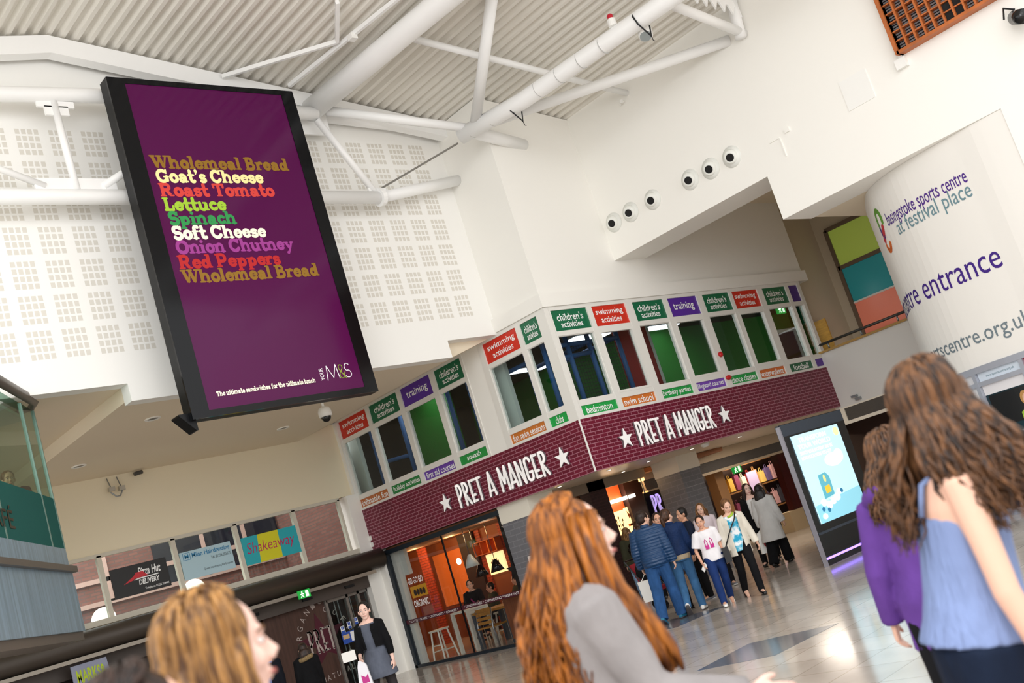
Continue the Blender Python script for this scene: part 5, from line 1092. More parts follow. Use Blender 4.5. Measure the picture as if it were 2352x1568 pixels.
def shoe(B, parent, m, sd, sole=None, voxel=.009, heel=0):
    h, kn, an, ft = B.legs[0 if sd > 0 else 1]; k = B.k; x = ft.cross(V(0, 0, 1)); x = x.normalized() if x.length > .1 else V(1, 0, 0); u = x.cross(ft).normalized()
    b = an - u*(.055*k); mb = MB()
    loft(mb, [(b-ft*.075*k+u*.005*k, x*.026*k, u*.03*k), (b-ft*.05*k+u*.015*k, x*.036*k, u*.042*k), (b+u*.02*k, x*.038*k, u*.05*k), (b+ft*.07*k+u*.005*k, x*.043*k, u*.036*k), (b+ft*.14*k-u*.006*k, x*.045*k, u*.024*k), (b+ft*.185*k-u*.01*k, x*.026*k, u*.016*k)], 14)
    mb.tube([an-u*.01*k, an+(kn-an).normalized()*.04*k], [.047*k, .045*k], 12)
    o = fuse(mb, 'shoe', m, parent, voxel, 2, .4)
    mb = MB(); loft(mb, [(b-ft*.08*k-u*.024*k, x*.025*k, u*.009*k), (b-u*.025*k, x*.04*k, u*.009*k), (b+ft*.12*k-u*.027*k, x*.048*k, u*.009*k), (b+ft*.19*k-u*.024*k, x*.028*k, u*.008*k)], 12)
    mb.build('sole', sole or BLACK, o, True, world=False)
    return o
def hair_volume(B, parent, m, style, ln=.3, vol=1.0, voxel=.011):
    mb = MB(); k = B.k; E = lambda x, y, z, a, b, c: mb.ell(B.hp(x, y, z), a*k, b*k, c*k, 18, 12, B.hr)
    E(0, -.02, .034, .088*vol, .1*vol, .096*vol)
    if style == 'short': E(0, -.045, -.01, .078, .072, .075)
    if style in ('pony', 'bun'): E(0, -.04, -.01, .08, .078, .08)
    if style == 'bun': E(0, -.12, .03, .045, .045, .045)
    if style == 'pony': mb.tube([B.hp(0, -.105, .02), B.hp(0, -.14, -.02), B.hp(.0, -.13, -.12), B.hp(0, -.12, -ln)], [.028*k, .036*k, .034*k, .012*k], 12)
    if style == 'long':
        f = B.hr @ V(0, 1, 0); x = B.hr @ V(1, 0, 0); dn = V(0, 0, -1); bk = -f; bk.z = 0
        c0 = B.hp(0, -.045, 0); mb_r = []
        for t_, hw, hd in ((0, .09, .065), (.1, .1, .066), (.2, .115, .06), (.5, .12, .05), (.8, .105, .042), (1, .05, .025)):
            mb_r.append((c0 + dn*(ln*t_*k) + bk*((.02+.045*min(1, t_*2.2))*k), x*(hw*vol*k), f*(hd*vol*k)))
        loft(mb, mb_r, 20)
        for sd in (1, -1):
            mb.tube([B.hp(.062*sd, .035, .055), B.hp(.084*sd, .02, -.02), B.hp(.088*sd, .01, -.1), B.hp(.1*sd, -.01, -.18) , B.hp(.1*sd, 0, -.14)+dn*(.35*ln*k)], [.02*k, .028*k, .032*k, .036*k, .012*k], 12)
    return fuse(mb, 'hair', m, parent, voxel, 3)
def person(label, loc, ang, H, arms, legs, skin='fair', hair=None, lean=(0, 0), twist=0, head=(0, 0), male=False, voxel=.0085, face=True, curl=.35, group=None, brow=None):
    rz = math.radians(ang)-PI/2; z = floor_z(loc[0], loc[1])
    r = thing('person', label, 'person', (loc[0], loc[1], z if len(loc) < 3 else loc[2]), rz, group)
    B = Body(H, arms, legs, lean, twist, head, male, curl); B.root = r; B.vx = max(voxel, .0085)*1.3
    B.body = B.skin(r, SKIN[skin], voxel)
    if face: B.face(r, brow or (hair[1] if hair else EYE))
    if hair: B.hair = hair_volume(B, r, hair[1], hair[0], *(hair[2:]), voxel=B.vx)
    return B
def trousers(B, m, d=.016, name='trousers', wide=0, to=1.0, waist=.05):
    mb = MB(); B.torso(mb, d*.9, -.12, waist)
    for sd in (1, -1): B.leg(mb, sd, d, to, (.09, .06+wide*.5, .044+wide), .035*B.k)
    return fuse(mb, name, m, B.root, B.vx, 2)
def top(B, m, d=.018, hem=-.06, sleeve=1.0, name='top', neck=.485, collar=0, flare=0, sd_r=.012):
    mb = MB(); B.torso(mb, d, hem, neck, 20, flare)
    if sleeve:
        for sd in (1, -1): B.sleeve(mb, sd, d*.75+sd_r*.3, sleeve)
    if collar: mb.tube([B.T(.47), B.T(.47).lerp(B.hc, collar)], [.075*B.k, .068*B.k], 14)
    return fuse(mb, name, m, B.root, B.vx, 2)
def skirt(B, m, t0, t1, w0, w1, name='skirt', d=.02):
    mb = MB(); kn = (B.legs[0][1]+B.legs[1][1])/2; c0 = B.T(t1); c1 = B.pel + (kn-B.pel)*((-t0)/.42)
    loft(mb, [(c0, B.xa*((.14+d)*B.k), B.ya*((.1+d)*B.k)), (B.T(0, 0, -.008), B.xa*((.17+d)*B.k), B.ya*((.122+d)*B.k)), (c1, B.xa*(w0*B.k), B.ya*(w1*B.k))], 20)
    return fuse(mb, name, m, B.root, B.vx, 2)
def shoes(B, m, sole=None):
    for sd in (1, -1): shoe(B, B.root, m, sd, sole, .008)
DOWN = ((.12, .05, -1), (.06, .25, -1)); DOWNL = ((-.12, .05, -1), (-.06, .25, -1))
STAND = (((.02, .02, -1), (0, -.03, -1), (.15, 1, -.1)), ((-.02, .02, -1), (0, -.03, -1), (-.15, 1, -.1)))
WALKR = (((.0, .36, -1), (0, .1, -1), (0, 1, .12)), ((0, -.16, -1), (0, -.62, -1), (0, 1, -.6)))     # right foot forward
WALKL = (((.0, -.16, -1), (0, -.62, -1), (0, 1, -.6)), ((0, .36, -1), (0, .1, -1), (0, 1, .12)))
def wpos(B, side, f=.0, off=(0, 0, 0)):        # world point at a hand
    a, e, w, d = B.arms[0 if side > 0 else 1]
    rz = B.root.rotation_euler[2]; p = w + d*(f*B.k) + V(*off)
    return Matrix.Rotation(rz, 3, 'Z') @ p + Vector(B.root.location)
H_BLACK = hairmat('hair_black', '#0a0808', '#2a2320'); H_BROWN = hairmat('hair_brown', '#24160f', '#5a3a26'); H_DKB = hairmat('hair_dark_brown', '#160e0b', '#3b261b')
H_FAIR = hairmat('hair_fair', '#4a301c', '#a8804e'); H_BLOND = hairmat('hair_blonde', '#452608', '#b58449'); H_RED = hairmat('hair_red', '#4f2607', '#b56c24'); H_GING = hairmat('hair_light_brown', '#4a2f1e', '#8f6238')
H_BRUN = hairmat('hair_brunette', '#20130c', '#7a5232')
JEANS = cloth('jeans', '#2a4f7f', .25, .9); JEAND = cloth('dark_jeans', '#1c3a66', .25); LJEAN = cloth('pale_jeans', '#7f9fc0', .2); BLK = cloth('black', '#0d0d10', .2)
NAVYP = mat('cloth_puffer', '#123a63', .4, spec=.5)
nt = NAVYP.node_tree; b = nt.nodes['Principled BSDF']; tc = nt.nodes.new('ShaderNodeTexCoord'); wv = nt.nodes.new('ShaderNodeTexWave'); wv.bands_direction = 'Z'; wv.inputs['Scale'].default_value = 6.5; wv.inputs['Distortion'].default_value = 1.5; wv.inputs['Detail Scale'].default_value = 2
bp = nt.nodes.new('ShaderNodeBump'); bp.inputs['Strength'].default_value = .45; bp.inputs['Distance'].default_value = .02
nt.links.new(tc.outputs['Object'], wv.inputs['Vector']); nt.links.new(wv.outputs[0], bp.inputs['Height']); nt.links.new(bp.outputs[0], b.inputs['Normal'])
QUILT = cloth('quilted_navy', '#142c55', .2, .6, (40, .6))

# man in the shiny padded jacket
B = person('man in a shiny navy padded jacket and jeans walking away in the group', (-.95, -1.53), 30, 1.82, (((.2, -.1, -1), (.1, .25, -1)), ((-.25, .02, -1), (-.05, .5, -1))), (((.04, .25, -1), (.03, .05, -1), (.45, 1, .0)), ((-.03, -.12, -1), (-.02, -.42, -1), (0, 1, -.55))), 'fair', ('short', H_DKB), (4, 0), 0, (-45, 0), True, face=False)
trousers(B, JEANS, .022, 'trousers', .016); top(B, NAVYP, .045, -.1, 1.0, 'jacket', .49, .4, 0, .05); shoes(B, mat('shoe_teal', '#1f6f8f', .6), mat('sole_grey', '#3a3a42', .6))
B2 = person('woman in a navy quilted jacket and jeans walking away, one white shoe sole showing', (-.43, -1.6), 38, 1.74, (((.2, .1, -1), (.1, .6, -1)), ((-.2, -.05, -1), (-.05, .25, -1))), (((.04, .2, -1), (.02, -.05, -1), (.2, 1, 0)), ((-.02, -.04, -1), (-.03, -.75, -1), (0, .75, -.9))), 'fair', ('pony', H_BROWN, .24), (3, 0), 0, (-40, 0), face=False)
trousers(B2, cloth('mid_jeans', '#3f6a94', .22), .016); top(B2, QUILT, .034, -.02, 1.0, 'jacket', .49, .35); top(B2, cloth('beige', '#b9a78c', .1), .026, -.1, 0, 'shirt', .1); shoes(B2, mat('shoe_white', '#e9e6e2', .6), mat('sole_dark', '#4a4444', .7))
# girl in the white T-shirt
TSH = cloth('white_tee', '#ece9ec', .05); B = person('girl in a white T-shirt with pink print and blue jeans walking forward', (-.36, -2.22), 222, 1.5, (((.35, -.02, -1), (-.15, .45, -1)), ((-.22, -.1, -1), (-.12, .1, -1))), WALKR, 'warm', ('bun', H_DKB), (2, 3), 6, (-8, -4), face=True)
trousers(B, cloth('bright_jeans', '#1c3468', .2), .014); o = top(B, TSH, .032, -.1, .42, 'shirt', .47)
PINK = mat('print_pink', '#c21f86', .6)
for x in (-.035, .06):
    y = .134; MB().tube([B.T(.2, x-.022, y), B.T(.28, x-.022, y+.003), B.T(.315, x, y+.003), B.T(.28, x+.022, y+.003), B.T(.2, x+.022, y)], .0065, 6).obox(B.T(.17, x, y-.002), .06, .016, .06, Matrix.Identity(3)).build('print', PINK, B.root, world=False)
shoes(B, mat('shoe_white', '#e9e6e2', .6), mat('sole_white', '#f3f1ee', .6))
p = wpos(B, 1, .09); solo('phone', MB().obox(p, .07, .012, .14, Matrix.Rotation(.9, 3, 'Y')), WHITE, 'white mobile phone in the hand of the girl in the white T-shirt', 'phone')
# woman in the cream jacket
FLOR = mat('cloth_floral', '#e9eef2', .8); nt = FLOR.node_tree; b = nt.nodes['Principled BSDF']; tc = nt.nodes.new('ShaderNodeTexCoord'); ns = nt.nodes.new('ShaderNodeTexNoise'); ns.inputs['Scale'].default_value = 9; ns.inputs['Detail'].default_value = 5
rp = nt.nodes.new('ShaderNodeValToRGB'); rp.color_ramp.elements[0].position = .42; rp.color_ramp.elements[0].color = srgb('#1f9fc6'); rp.color_ramp.elements[1].position = .56; rp.color_ramp.elements[1].color = srgb('#eef0f3')
e = rp.color_ramp.elements.new(.48); e.color = srgb('#86c6dc'); nt.links.new(tc.outputs['Object'], ns.inputs['Vector']); nt.links.new(ns.outputs[0], rp.inputs[0]); nt.links.new(rp.outputs[0], b.inputs['Base Color'])
CREAMC = cloth('cream', '#d9d2c4', .08)
def open_jacket(B, m, d, hem, gap=.07, sleeve=1.0, name='jacket'):
    # front edges stand apart: two fronts and a back as one shell
    mb = MB(); rs = []; k = B.k
    for t, hw, hd, yo in TORSO:
        if t < hem-.001 or t > .47: continue
        rs.append((t, hw+d, hd+d, yo))
    rs = [(hem, rs[0][1]+.015, rs[0][2]+.015, rs[0][3])] + rs
    n = 22; vs = []; fs = []
    for t, hw, hd, yo in rs:
        g = math.asin(min(.95, gap/hw))
        for j in range(n+1):
            a = PI/2+g+(2*PI-2*g)*j/n
            for q in (0, .022): vs.append(B.T(t, (hw+q-.01)*math.cos(a), yo+(hd+q-.01)*math.sin(a)))
    w = 2*(n+1)
    for i in range(len(rs)-1):
        for j in range(n):
            a = i*w+2*j; fs += [(a, a+2, a+w+2, a+w), (a+1, a+w+1, a+w+3, a+3)]
        a = i*w; fs.append((a, a+w, a+w+1, a+1)); a = i*w+2*n; fs.append((a, a+1, a+w+1, a+w))
    for j in range(n): a = 2*j; fs.append((a, a+1, a+3, a+2)); a = (len(rs)-1)*w+2*j; fs.append((a, a+2, a+3, a+1))
    mb.add(vs, fs)
    if sleeve:
        for sd in (1, -1): B.sleeve(mb, sd, d*.8, sleeve)
    return fuse(mb, name, m, B.root, .0095, 2)
B = person('woman in an open cream jacket and blue floral top looking down at her phone side', (.0, -2.5), 228, 1.63, (((.2, -.05, -1), (.1, .2, -1)), ((-.3, .05, -1), (-.2, .25, -1))), WALKL, 'fair', ('short', H_GING), (3, 0), 0, (8, -24))
trousers(B, BLK, .01, 'leggings'); top(B, FLOR, .012, -.14, 0, 'shirt', .46); open_jacket(B, CREAMC, .034, -.2, .085); shoes(B, BLACK)
mb = MB(); mb.tube([B.T(.49,-.07,.02), B.T(.46,-.02,.1), B.T(.44,.05,.09)], .02, 8); mb.build('scarf', mat('cloth_lime', '#a9c93c', .8), B.root, True, world=False)
mw = lambda B, p: Matrix.Rotation(B.root.rotation_euler[2], 3, 'Z') @ p + Vector(B.root.location)
t = thing('shoulder_bag', 'black cross body bag hanging at the hip of the woman in cream', 'bag', mw(B, B.T(-.1, .24, .05)))
MB().obox(mw(B, B.T(-.13, .27, .06)), .1, .24, .24, Matrix.Rotation(B.root.rotation_euler[2], 3, 'Z')).build('body', BLACK, t); MB().tube([mw(B, B.T(a, x, y)) for a, x, y in ((-.03,.25,.1),(.2,.12,.17),(.4,-.04,.16),(.48,-.1,.04))], .011, 6).build('strap', BLACK, t)
# woman with a black cardigan, woman in the grey coat, head behind them
B = person('woman with dark wavy hair in a black cardigan over white behind the cream jacket', (4.2, .05), 205, 1.73, (((.15, .05, -1), (.05, .4, -1)), ((-.2, 0, -1), (-.05, .3, -1))), WALKR, 'pale', ('long', H_DKB, .28), (0, 0), 0, (30, 0))
trousers(B, BLK, .014); top(B, cloth('white_top', '#e8e6e4', .05), .012, -.05, 0, 'shirt', .42); open_jacket(B, BLK, .028, -.2, .06, 1.0, 'cardigan'); shoes(B, BLACK)
COATM = cloth('grey_coat', '#c9c8c6', .06); B = person('woman with long black hair in a knee length grey coat seen from behind', (3.65, -.6), 12, 1.63, (((.25, .0, -1), (.12, .35, -1)), ((-.25, -.05, -1), (-.05, .2, -1))), (((.0, .34, -1), (0, .12, -1), (0, 1, .1)), ((0, -.14, -1), (0, -.4, -1), (0, 1, -.4))), 'fair', ('long', H_BLACK, .3), (3, 0), 0, (10, 0), face=False)
trousers(B, BLK, .03, 'trousers', .03); mb = MB(); B.torso(mb, .045, -.05, .49); [B.sleeve(mb, sd, .04, 1.0) for sd in (1, -1)]
loft(mb, [(B.T(.02), B.xa*.21*B.k, B.ya*.165*B.k), (B.T(-.15, 0, -.01), B.xa*.225*B.k, B.ya*.18*B.k), (B.T(-.42, 0, -.03), B.xa*.26*B.k, B.ya*.22*B.k)], 20); fuse(mb, 'coat', COATM, B.root, .011, 2); shoes(B, BLACK)
p = wpos(B, -1, .06); t = thing('carrier_bag', 'white carrier bag with a red round print beside the grey coat', 'bag', p)
MB().prism([(-.15,-.45),(.15,-.45),(.13,-.05),(.03,-.02),(-.03,-.02),(-.13,-.05)], lambda a, b, d: (p.x+a*.7+d*.7, p.y-a*.7+d*.7, p.z+b), -.05, .05).build('body', WHITE, t); MB().prism(E_(.03,-.27,.09,.1), lambda a, b, d: (p.x+a*.7+d*.7, p.y-a*.7+d*.7, p.z+b), -.056, -.052).build('print', mat('print_red', '#d0202a', .5), t); MB().tube([(p.x-.06,p.y+.06,p.z-.04),(p.x,p.y,p.z+.03),(p.x+.06,p.y-.06,p.z-.04)], .008, 6).build('handle', WHITE, t)
B = person('person with light brown hair half hidden behind the woman in the grey coat', (5.3, .5), 225, 1.62, (DOWN, DOWNL), STAND, 'fair', ('long', H_GING, .2)); trousers(B, BLK); top(B, cloth('brown_top', '#5a4036', .1), .02); shoes(B, BLACK)
# woman in the pale pink shirt, dark haired man, man glancing back
B = person('woman with shoulder length brown hair in a pale pink shirt behind the T-shirt girl', (2.1, -.32), 235, 1.65, (DOWN, DOWNL), WALKL, 'fair', ('long', H_GING, .16), (0, 0), 0, (-25, -4)); trousers(B, BLK); top(B, cloth('pale_pink', '#e3d3d8', .05), .024, -.1, 1.0, 'shirt', .485, .12); shoes(B, mat('shoe_check', '#6a6a70', .6), mat('sole_white', '#f3f1ee', .6))
B = person('dark haired man in profile between the quilted jacket and the dark column', (.9, -.85), 140, 1.67, (DOWN, DOWNL), STAND, 'tan', ('short', H_BLACK), male=True, head=(20, 0)); trousers(B, BLK, .02); top(B, cloth('navy_top', '#1a2234', .1), .025, -.1); shoes(B, mat('shoe_check', '#6a6a70', .6), mat('sole_white', '#f3f1ee', .6))
B = person('man with a flushed face glancing back over the padded jacket', (.1, -.95), 165, 1.72, (DOWN, DOWNL), STAND, 'warm', ('short', H_DKB), male=True, head=(60, 0)); trousers(B, BLK, .02); top(B, cloth('maroon_top', '#4a1f22', .1), .025, -.1); shoes(B, BLACK)
# by the shop entrance
B = person('fair haired girl in an olive parka with pale jeans by the shop entrance', (3.1, 2.6), 60, 1.58, (DOWN, DOWNL), (((.03, .1, -1), (0, 0, -1), (0, 1, -.1)), ((-.03, -.05, -1), (0, -.15, -1), (0, 1, -.1))), 'fair', ('long', H_FAIR, .22), head=(-60, 0)); trousers(B, LJEAN, .012); top(B, cloth('olive', '#3f4030', .12), .045, -.2, 1.0, 'parka', .49, .2, .1); shoes(B, mat('shoe_white', '#e9e6e2', .6))
c = mw(B, B.T(.22, 0, -.2)); R3 = Matrix.Rotation(B.root.rotation_euler[2], 3, 'Z'); t = thing('backpack', 'small black backpack on the back of the girl in the olive parka', 'bag', c); mb = MB(); mb.ell(c, .14, .09, .17, 16, 10, R3); mb.build('body', BLACK, t, True); MB().ell(c+R3 @ V(.0,-.09,-.02), .025, .012, .025).build('badge', mat('brass', '#c9b27a', .3, .8), t, True)
B = person('brown haired woman in a dark jacket facing the lit shop entrance', (2.3, 1.5), 60, 1.66, (DOWN, DOWNL), STAND, 'fair', ('long', H_BROWN, .18), face=False); trousers(B, BLK); top(B, cloth('dark_brown', '#221a17', .1), .035, -.12); shoes(B, BLACK)
# pushchair
t = thing('pushchair', 'dark pushchair with a red lined seat between the shoppers', 'pushchair', (.9, .3, 0)); px, py = .95, .35
for x in (-.22, .22):
    for y in (-.28, .3):
        MB().lathe([(.09,-.02),(.1,-.01),(.1,.01),(.09,.02)], (px+x, py+y, .1), 18, Matrix.Rotation(PI/2, 4, 'Y')).build('wheel', BLACK, t)
    MB().tube([(px+x,py-.28,.12),(px+x,py+.05,.5),(px+x,py+.35,1.0)], .014, 8).tube([(px+x,py+.3,.12),(px+x,py,.55)], .014, 8).build('frame', mat('dark_alu', '#3a3a3e', .4, .5), t)
MB().tube([(px-.22,py+.35,1.0),(px+.22,py+.35,1.0)], .018, 8).build('handle', BLACK, t)
MB().prism([(-.3,.35),(.1,.35),(.3,.9),(.24,.92),(.04,.42),(-.3,.42)], lambda a, b, d: (px+d, py+a, b), -.19, .19).build('seat', mat('cloth_red', '#8f1626', .8), t); MB().ell((px, py+.1, .72), .21, .24, .22).build('hood', BLK, t, True)
t = thing('carrier_bag', 'pale paper carrier bag hanging beside the pushchair', 'bag', (.35, -.05, .3)); MB().prism([(-.16,.25),(.16,.25),(.18,.62),(-.18,.62)], lambda a, b, d: (.35+a*.7+d*.7, -.05-a*.7+d*.7, b), -.05, .05).build('body', WHITE, t); MB().tube([(.28,.02,.62),(.35,-.05,.74),(.42,-.12,.62)], .008, 6).build('handle', WHITE, t)
# at the entrance doors
GRK = cloth('grey_knit', '#5a5f6c', .18); B = person('woman in a grey knit dress and black cardigan carrying shopping by the doors', (-5.25, .36), 210, 1.81, (((.15, .2, -1), (-.3, .75, -.35)), ((-.22, -.05, -1), (-.08, .15, -1))), WALKR, 'pale', ('bun', H_BLACK), (2, 0), 0, (20, 0))
trousers(B, mat('cloth_tights', '#2a2427', .7), .006, 'tights'); top(B, GRK, .016, -.05, 0, 'dress', .45); skirt(B, GRK, -.27, .1, .25, .2, 'dress_skirt'); open_jacket(B, BLK, .024, .12, .07, .86, 'cardigan'); shoes(B, BLACK)
p = wpos(B, 1, .08); t = thing('carrier_bag', 'white carrier bag with magenta lettering held by the woman in the knit dress', 'bag', p); cb = lambda a, b, d: (p.x+a*.75+d*.66, p.y-a*.66+d*.75, p.z+b)
MB().prism([(-.13,-.5),(.11,-.5),(.07,-.08),(.02,.0),(-.03,.0),(-.06,-.08)], cb, -.03, .03).build('body', mat('carrier_white', '#eceaf0', .5), t); MB().prism([(-.04,-.32),(.06,-.32),(.06,-.2),(.02,-.24),(-.04,-.2)], cb, -.034, -.031).build('print', mat('print_magenta', '#c02a86', .5), t)
solo('leaflet', MB().obox(p+V(-.1,.1,.1), .2, .01, .14, Matrix.Rotation(-.8, 3, 'Z')), mat('paper', '#ece9e4', .7), 'white leaflet held by the woman in the knit dress', 'paper')
B = person('person in a black coat with a fur trimmed hood walking away at the doors', (-5.1, 2.6), 70, 1.46, (DOWN, DOWNL), WALKL, 'fair', ('long', H_DKB, .2), face=False); trousers(B, BLK); top(B, BLK, .045, -.2, 1.0, 'coat', .49); shoes(B, BLACK)
mb = MB(); [mb.ell(B.T(.46+.02*math.cos(a), .11*math.cos(a), -.06+.1*math.sin(a)), .04, .04, .04, 10, 6) for a in [PI*2*i/14 for i in range(14)]]; fuse(mb, 'fur_trim', mat('fur_tan', '#8a7450', .95, noise=(40, .4), bump=(60, 1)), B.root, .012, 1)
p = wpos(B, 1, .08); solo('carrier_bag', MB().prism([(-.12,-.32),(.12,-.32),(.08,-.04),(0,0.02),(-.08,-.04)], lambda a, b, d: (p.x+a*.7+d*.7, p.y-a*.7+d*.7, p.z+b), -.03, .03), WHITE, 'white carrier bag held by the person with the fur hood', 'bag')
B = person('person in a dark coat and blue shirt holding a green bag at the doors', (-5.6, 2.9), 215, 1.6, (((.2, .1, -1), (.1, .4, -1)), DOWNL), STAND, 'warm', ('short', H_GING)); trousers(B, BLK); top(B, cloth('blue_shirt', '#2f6fb5', .1), .014, -.1, 0, 'shirt', .46); open_jacket(B, cloth('dark_navy', '#10131c', .1), .032, -.25, .05, 1.0, 'coat'); shoes(B, BLACK)
p = wpos(B, -1, .08); p = wpos(B, 1, .08); t = thing('shopping_bag', 'bright green shopping bag held by the person in the blue shirt', 'bag', p); gb = lambda a, b, d: (p.x+a*.7+d*.7, p.y-a*.7+d*.7, p.z+b); MB().prism([(-.17,-.42),(.17,-.42),(.16,-.08),(-.16,-.08)], gb, -.06, .06).build('body', mat('bag_green', '#1c9a6a', .6), t); MB().tube([gb(-.09,-.09,0), gb(-.03,.02,0), gb(.03,.02,0), gb(.09,-.09,0)], .01, 6).build('handle', mat('bag_green', '#1c9a6a', .6), t)
# customers in the coffee shop and in the cafe
SIT = (((.1, 1, -.15), (0, .05, -1), (0, 1, -.1)), ((-.1, 1, -.15), (0, .05, -1), (0, 1, -.1)))
B = person('customer in a dark coat with a magenta strap on a stool in the shop window', (1.85, 6.62), 225, 1.66, (((.15, .45, -.8), (-.2, .9, .0)), ((-.15, .45, -.8), (.2, .9, 0))), SIT, 'fair', ('short', H_DKB), (12, 0)); trousers(B, cloth('navy_top', '#1a2234', .1)); top(B, BLK, .035, -.1, 1.0, 'coat'); shoes(B, BLACK); MB().tube([B.T(.47,.1,.02), B.T(.3,.05,.15), B.T(.05,-.1,.14)], .02, 8).build('strap', mat('cloth_magenta', '#8a1a5c', .7), B.root, True, world=False)
B.root.location.z = .2
for (x, y), a, l, h in zip(((2.9,7.2),(3.3,6.7),(3.5,6.2)), (150,160,170), ('seated customer with dark hair under the black lamps', 'seated customer beside the lettered wall', 'seated customer in an olive top by the lit shelf'), (H_BLACK, H_BROWN, H_DKB)):
    B = person(l, (x, y), a, 1.62, (((.15, .45, -.8), (-.2, .9, .0)), ((-.15, .45, -.8), (.2, .9, 0))), SIT, 'warm', ('short', h)); trousers(B, BLK); top(B, cloth('olive', '#3f4030', .12), .03, -.1); shoes(B, BLACK)
B = person('man in a dark suit drinking from a white cup behind the cafe glass', (-9.3, 1.6, 3.5), -118, 1.72, (((.2, .7, -.5), (-.25, .35, .9)), ((-.15, .5, -.7), (.3, .9, .05))), SIT, 'warm', ('short', H_GING), male=True, head=(25, 0)); trousers(B, BLK); top(B, cloth('dark_navy', '#10131c', .1), .03, -.1, 1.0, 'jacket', .49, .2); shoes(B, BLACK)
CAFEMAN = B; p = wpos(B, 1, .09, (0, .03, .02)); solo('cup', MB().lathe([(.025,0),(.04,.01),(.048,.08),(.043,.08)], p, 16), WHITE, 'white cup at the lips of the man behind the cafe glass', 'cup')
B = person('person in a pale blue shirt seated by the cafe glass at the picture edge', (-9.85, .78, 3.45), 100, 1.7, (((.2, .6, -.6), (-.2, .9, .1)), ((-.2, .6, -.6), (.2, .9, .1))), SIT, 'fair', ('short', H_BROWN), male=True, face=False); trousers(B, BLK); top(B, cloth('pale_blue', '#a9c6d8', .05), .025, -.1, 1.0, 'shirt', .49, .15); shoes(B, BLACK)
# ------------------------------------------------------------------ the four walkers close to the camera
def strands(B, name, m, n, ln, seed, wave=.02, flow=None, r=.0045, back=(.0, -.07), front=0.0, spread=1.0, part=1.7):
    """long hair: locks that follow the skull and then hang"""
    rnd = random.Random(seed); c = bpy.data.curves.new(name, 'CURVE'); c.dimensions = '3D'; c.bevel_depth = 1.0; c.bevel_resolution = 1; c.resolution_u = 2
    k = B.k
    for i in range(n):
        a0 = rnd.uniform(-PI, PI); th = math.acos(rnd.uniform(-.25, 1)); y = math.cos(a0)
        if y > front and th > .7: a0 = rnd.choice((-1, 1))*rnd.uniform(part, PI)
        sg = 1 if a0 >= 0 else -1; a1 = sg*max(abs(a0), part+rnd.uniform(0, .25)); o = rnd.uniform(.98, 1.09)
        def pt(q):
            f_ = min(1, max(0, (q-.15)/1.0)); a = a0+(a1-a0)*f_ if abs(a0) < part else a0
            return B.hp(.092*o*math.sin(q)*math.sin(a), -.018+.106*o*math.sin(q)*math.cos(a), .036+.102*o*math.cos(q))
        P = []; q = th
        while q < 1.75: P.append(pt(q)); q += .25
        e = pt(1.75); P.append(e)
        L = ln*rnd.uniform(.72, 1.06)*k; ph = rnd.uniform(0, 6.28); ph2 = rnd.uniform(0, 6.28); f = B.hr @ V(0, 1, 0); x = B.hr @ V(1, 0, 0)
        out = (e - B.hc); out.z = 0
        side = math.sin(a1); bx, by = back; sp = out*(.45*spread)
        fl = flow(a1, side) if flow else V(0, 0, 0)
        for s_ in range(1, 9):
            u = s_/8; w = wave*k*u
            P.append(e + V(0, 0, -1)*(L*u) + sp*min(1, u*2) + fl*(u*k) + (x*bx + f*by)*(k*min(1, u*1.6)) + x*(w*math.sin(ph+u*9)) + f*(w*math.sin(ph2+u*8)))
        sl = c.splines.new('POLY'); sl.points.add(len(P)-1)
        for j, q in enumerate(P):
            sl.points[j].co = (q.x, q.y, q.z, 1); sl.points[j].radius = r*rnd.uniform(.8, 1.3)*(1 if j < len(P)-4 else .25+.25*(len(P)-1-j))
    o = bpy.data.objects.new('tmp', c); COL.objects.link(o); dg = bpy.context.evaluated_depsgraph_get(); dg.update()
    me = bpy.data.meshes.new_from_object(o.evaluated_get(dg)); bpy.data.objects.remove(o); me.materials.clear()
    return link(name, me, m, B.root, world=False, smooth=True)
F = .0065
# red-haired walker in profile
GREYJ = cloth('grey_denim', '#8f8a89', .1, .9); B = person('red-haired woman in a grey denim jacket passing in profile close to the camera', (-12.125, -11.11), -38, 1.66, (((.2, .35, -1), (.05, .95, -.3)), ((-.2, .1, -1), (-.05, .5, -1))), WALKR, 'pale', ('long', H_RED, .42), (4, 0), 0, (0, 2), voxel=F, brow=H_GING)
trousers(B, JEAND, .014); top(B, GREYJ, .03, -.08, 1.0, 'jacket', .485, .22); shoes(B, BLACK)
strands(B, 'hair_locks', H_RED, 620, .5, 3, .035, lambda a, s: V(0, .05 if s > .2 else -.02, 0), .005, (.0, -.04), -.1, .9)
mb = MB(); pts = [B.hp(.07,.03,.06), B.hp(.095,.02,-.05), B.hp(.11,.03,-.17), B.hp(.12,.08,-.28), B.hp(.13,.11,-.37), B.hp(.13,.12,-.43)]
for i in range(14): mb.tube([p+V(.012*math.sin(i*2.1), .03*math.cos(i*1.7), .01*math.sin(i)) for p in pts], [.014,.018,.02,.02,.016,.005], 8)
mb.build('front_lock', H_RED, B.root, True, world=False)
# fair-haired walker at the lower edge
B = person('fair-haired woman in profile at the bottom edge close to the camera', (-13.345, -11.28), -12, 1.665, (DOWN, DOWNL), WALKL, 'pale', ('long', H_BLOND, .4), (3, 0), 0, (-4, 0), voxel=F, brow=H_GING)
trousers(B, JEAND, .014); top(B, cloth('mauve_top', '#6a4a5e', .1), .024, -.08, 1.0, 'jacket', .485, .15); shoes(B, BLACK)
strands(B, 'hair_locks', H_BLOND, 700, .42, 8, .008, lambda a, s: V(0, .03 if s > .2 else 0, 0), .0045, (0, -.01), .1, .75, 1.1)
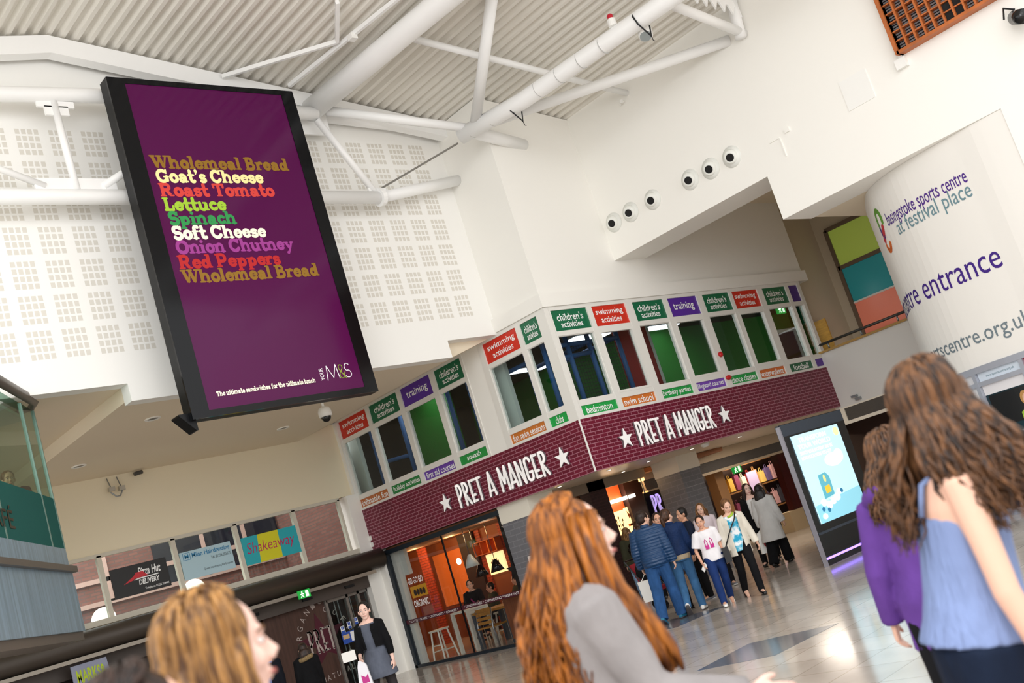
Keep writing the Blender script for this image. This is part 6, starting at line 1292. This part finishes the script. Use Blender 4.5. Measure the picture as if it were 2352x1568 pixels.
# dark-haired walker beside her
B = person('dark-haired person cut off by the bottom edge beside the fair-haired woman', (-13.57, -11.47), -20, 1.56, (DOWN, DOWNL), WALKR, 'fair', ('long', H_DKB, .3), voxel=F, face=False); trousers(B, BLK); top(B, BLK, .03, -.08); shoes(B, BLACK)
strands(B, 'hair_locks', H_DKB, 380, .3, 11, .01, None, .005, (0, -.03), .2, .8)
# walker in the blue camisole
TOPB = cloth('blue_camisole', '#7e8fb8', .12, .8, (7, .8, (6, 6, .5))); B = person('brown-haired woman in a blue strappy top walking away with bare arms', (-11.55, -11.95), -56, 1.72, (((.16, .02, -1), (.06, .2, -1)), ((-.22, -.35, -1), (-.1, -.1, -1))), WALKL, 'fair', ('long', H_BRUN, .24, .92), (9, 0), 0, (32, 6), voxel=F, face=True, brow=H_BRUN)
trousers(B, cloth('ink_jeans', '#141f33', .2), .012, 'jeans', 0, 1.0, .06)
mb = MB(); rs = []
for t_, w, d, y in ((.02,.185,.155,-.005),(.08,.168,.138,0),(.14,.155,.125,0),(.25,.152,.116,.004),(.335,.156,.116,.006),(.365,.14,.106,.01)): rs.append((B.T(t_, 0, y), B.xa*w*B.k, B.ya*d*B.k))
loft(mb, rs, 26); fuse(mb, 'camisole', TOPB, B.root, .008, 2)
for sd in (1, -1): MB().tube([B.T(.35,.1*sd,-.1), B.T(.43,.1*sd,-.085), B.T(.475,.09*sd,-.02), B.T(.45,.09*sd,.07), B.T(.36,.09*sd,.11)], .008, 8).build('strap', TOPB, B.root, True, world=False)
shoes(B, BLACK)
strands(B, 'hair_locks', H_BRUN, 600, .33, 21, .03, lambda a, s: V(.04 if s > .1 else -.03, .12 if s > .1 else -.02, 0), .005, (0, -.02), .0, .8, 1.25)
# walker in the purple hooded jacket
PUR = cloth('purple_hoodie', '#5d3a86', .15); B = person('woman in a purple hooded jacket walking ahead of the blue strappy top', (-10.1, -11.09), 25, 1.57, (((.25, .02, -1), (.1, .3, -1)), ((-.25, .0, -1), (-.1, .3, -1))), WALKR, 'fair', ('long', H_BRUN, .26), voxel=F, face=False)
trousers(B, BLK, .012); top(B, PUR, .026, -.22, 1.0, 'hoodie', .49, 0, .05); shoes(B, BLACK)
mb = MB(); rs = [(B.T(.47+.0*i, 0, 0), B.xa*.01, B.ya*.01) for i in range(2)]; mb = MB()
for i in range(16):
    a = PI*(1.0+i/15); mb.ell(B.T(.46-.05*math.sin(-a)*-1, .135*math.cos(a), -.03+.13*math.sin(a)), .05, .05, .045, 12, 8)
fuse(mb, 'hood', PUR, B.root, .01, 3)
strands(B, 'hair_locks', H_BRUN, 420, .28, 31, .03, None, .005, (0, -.04), .1, 1.0)
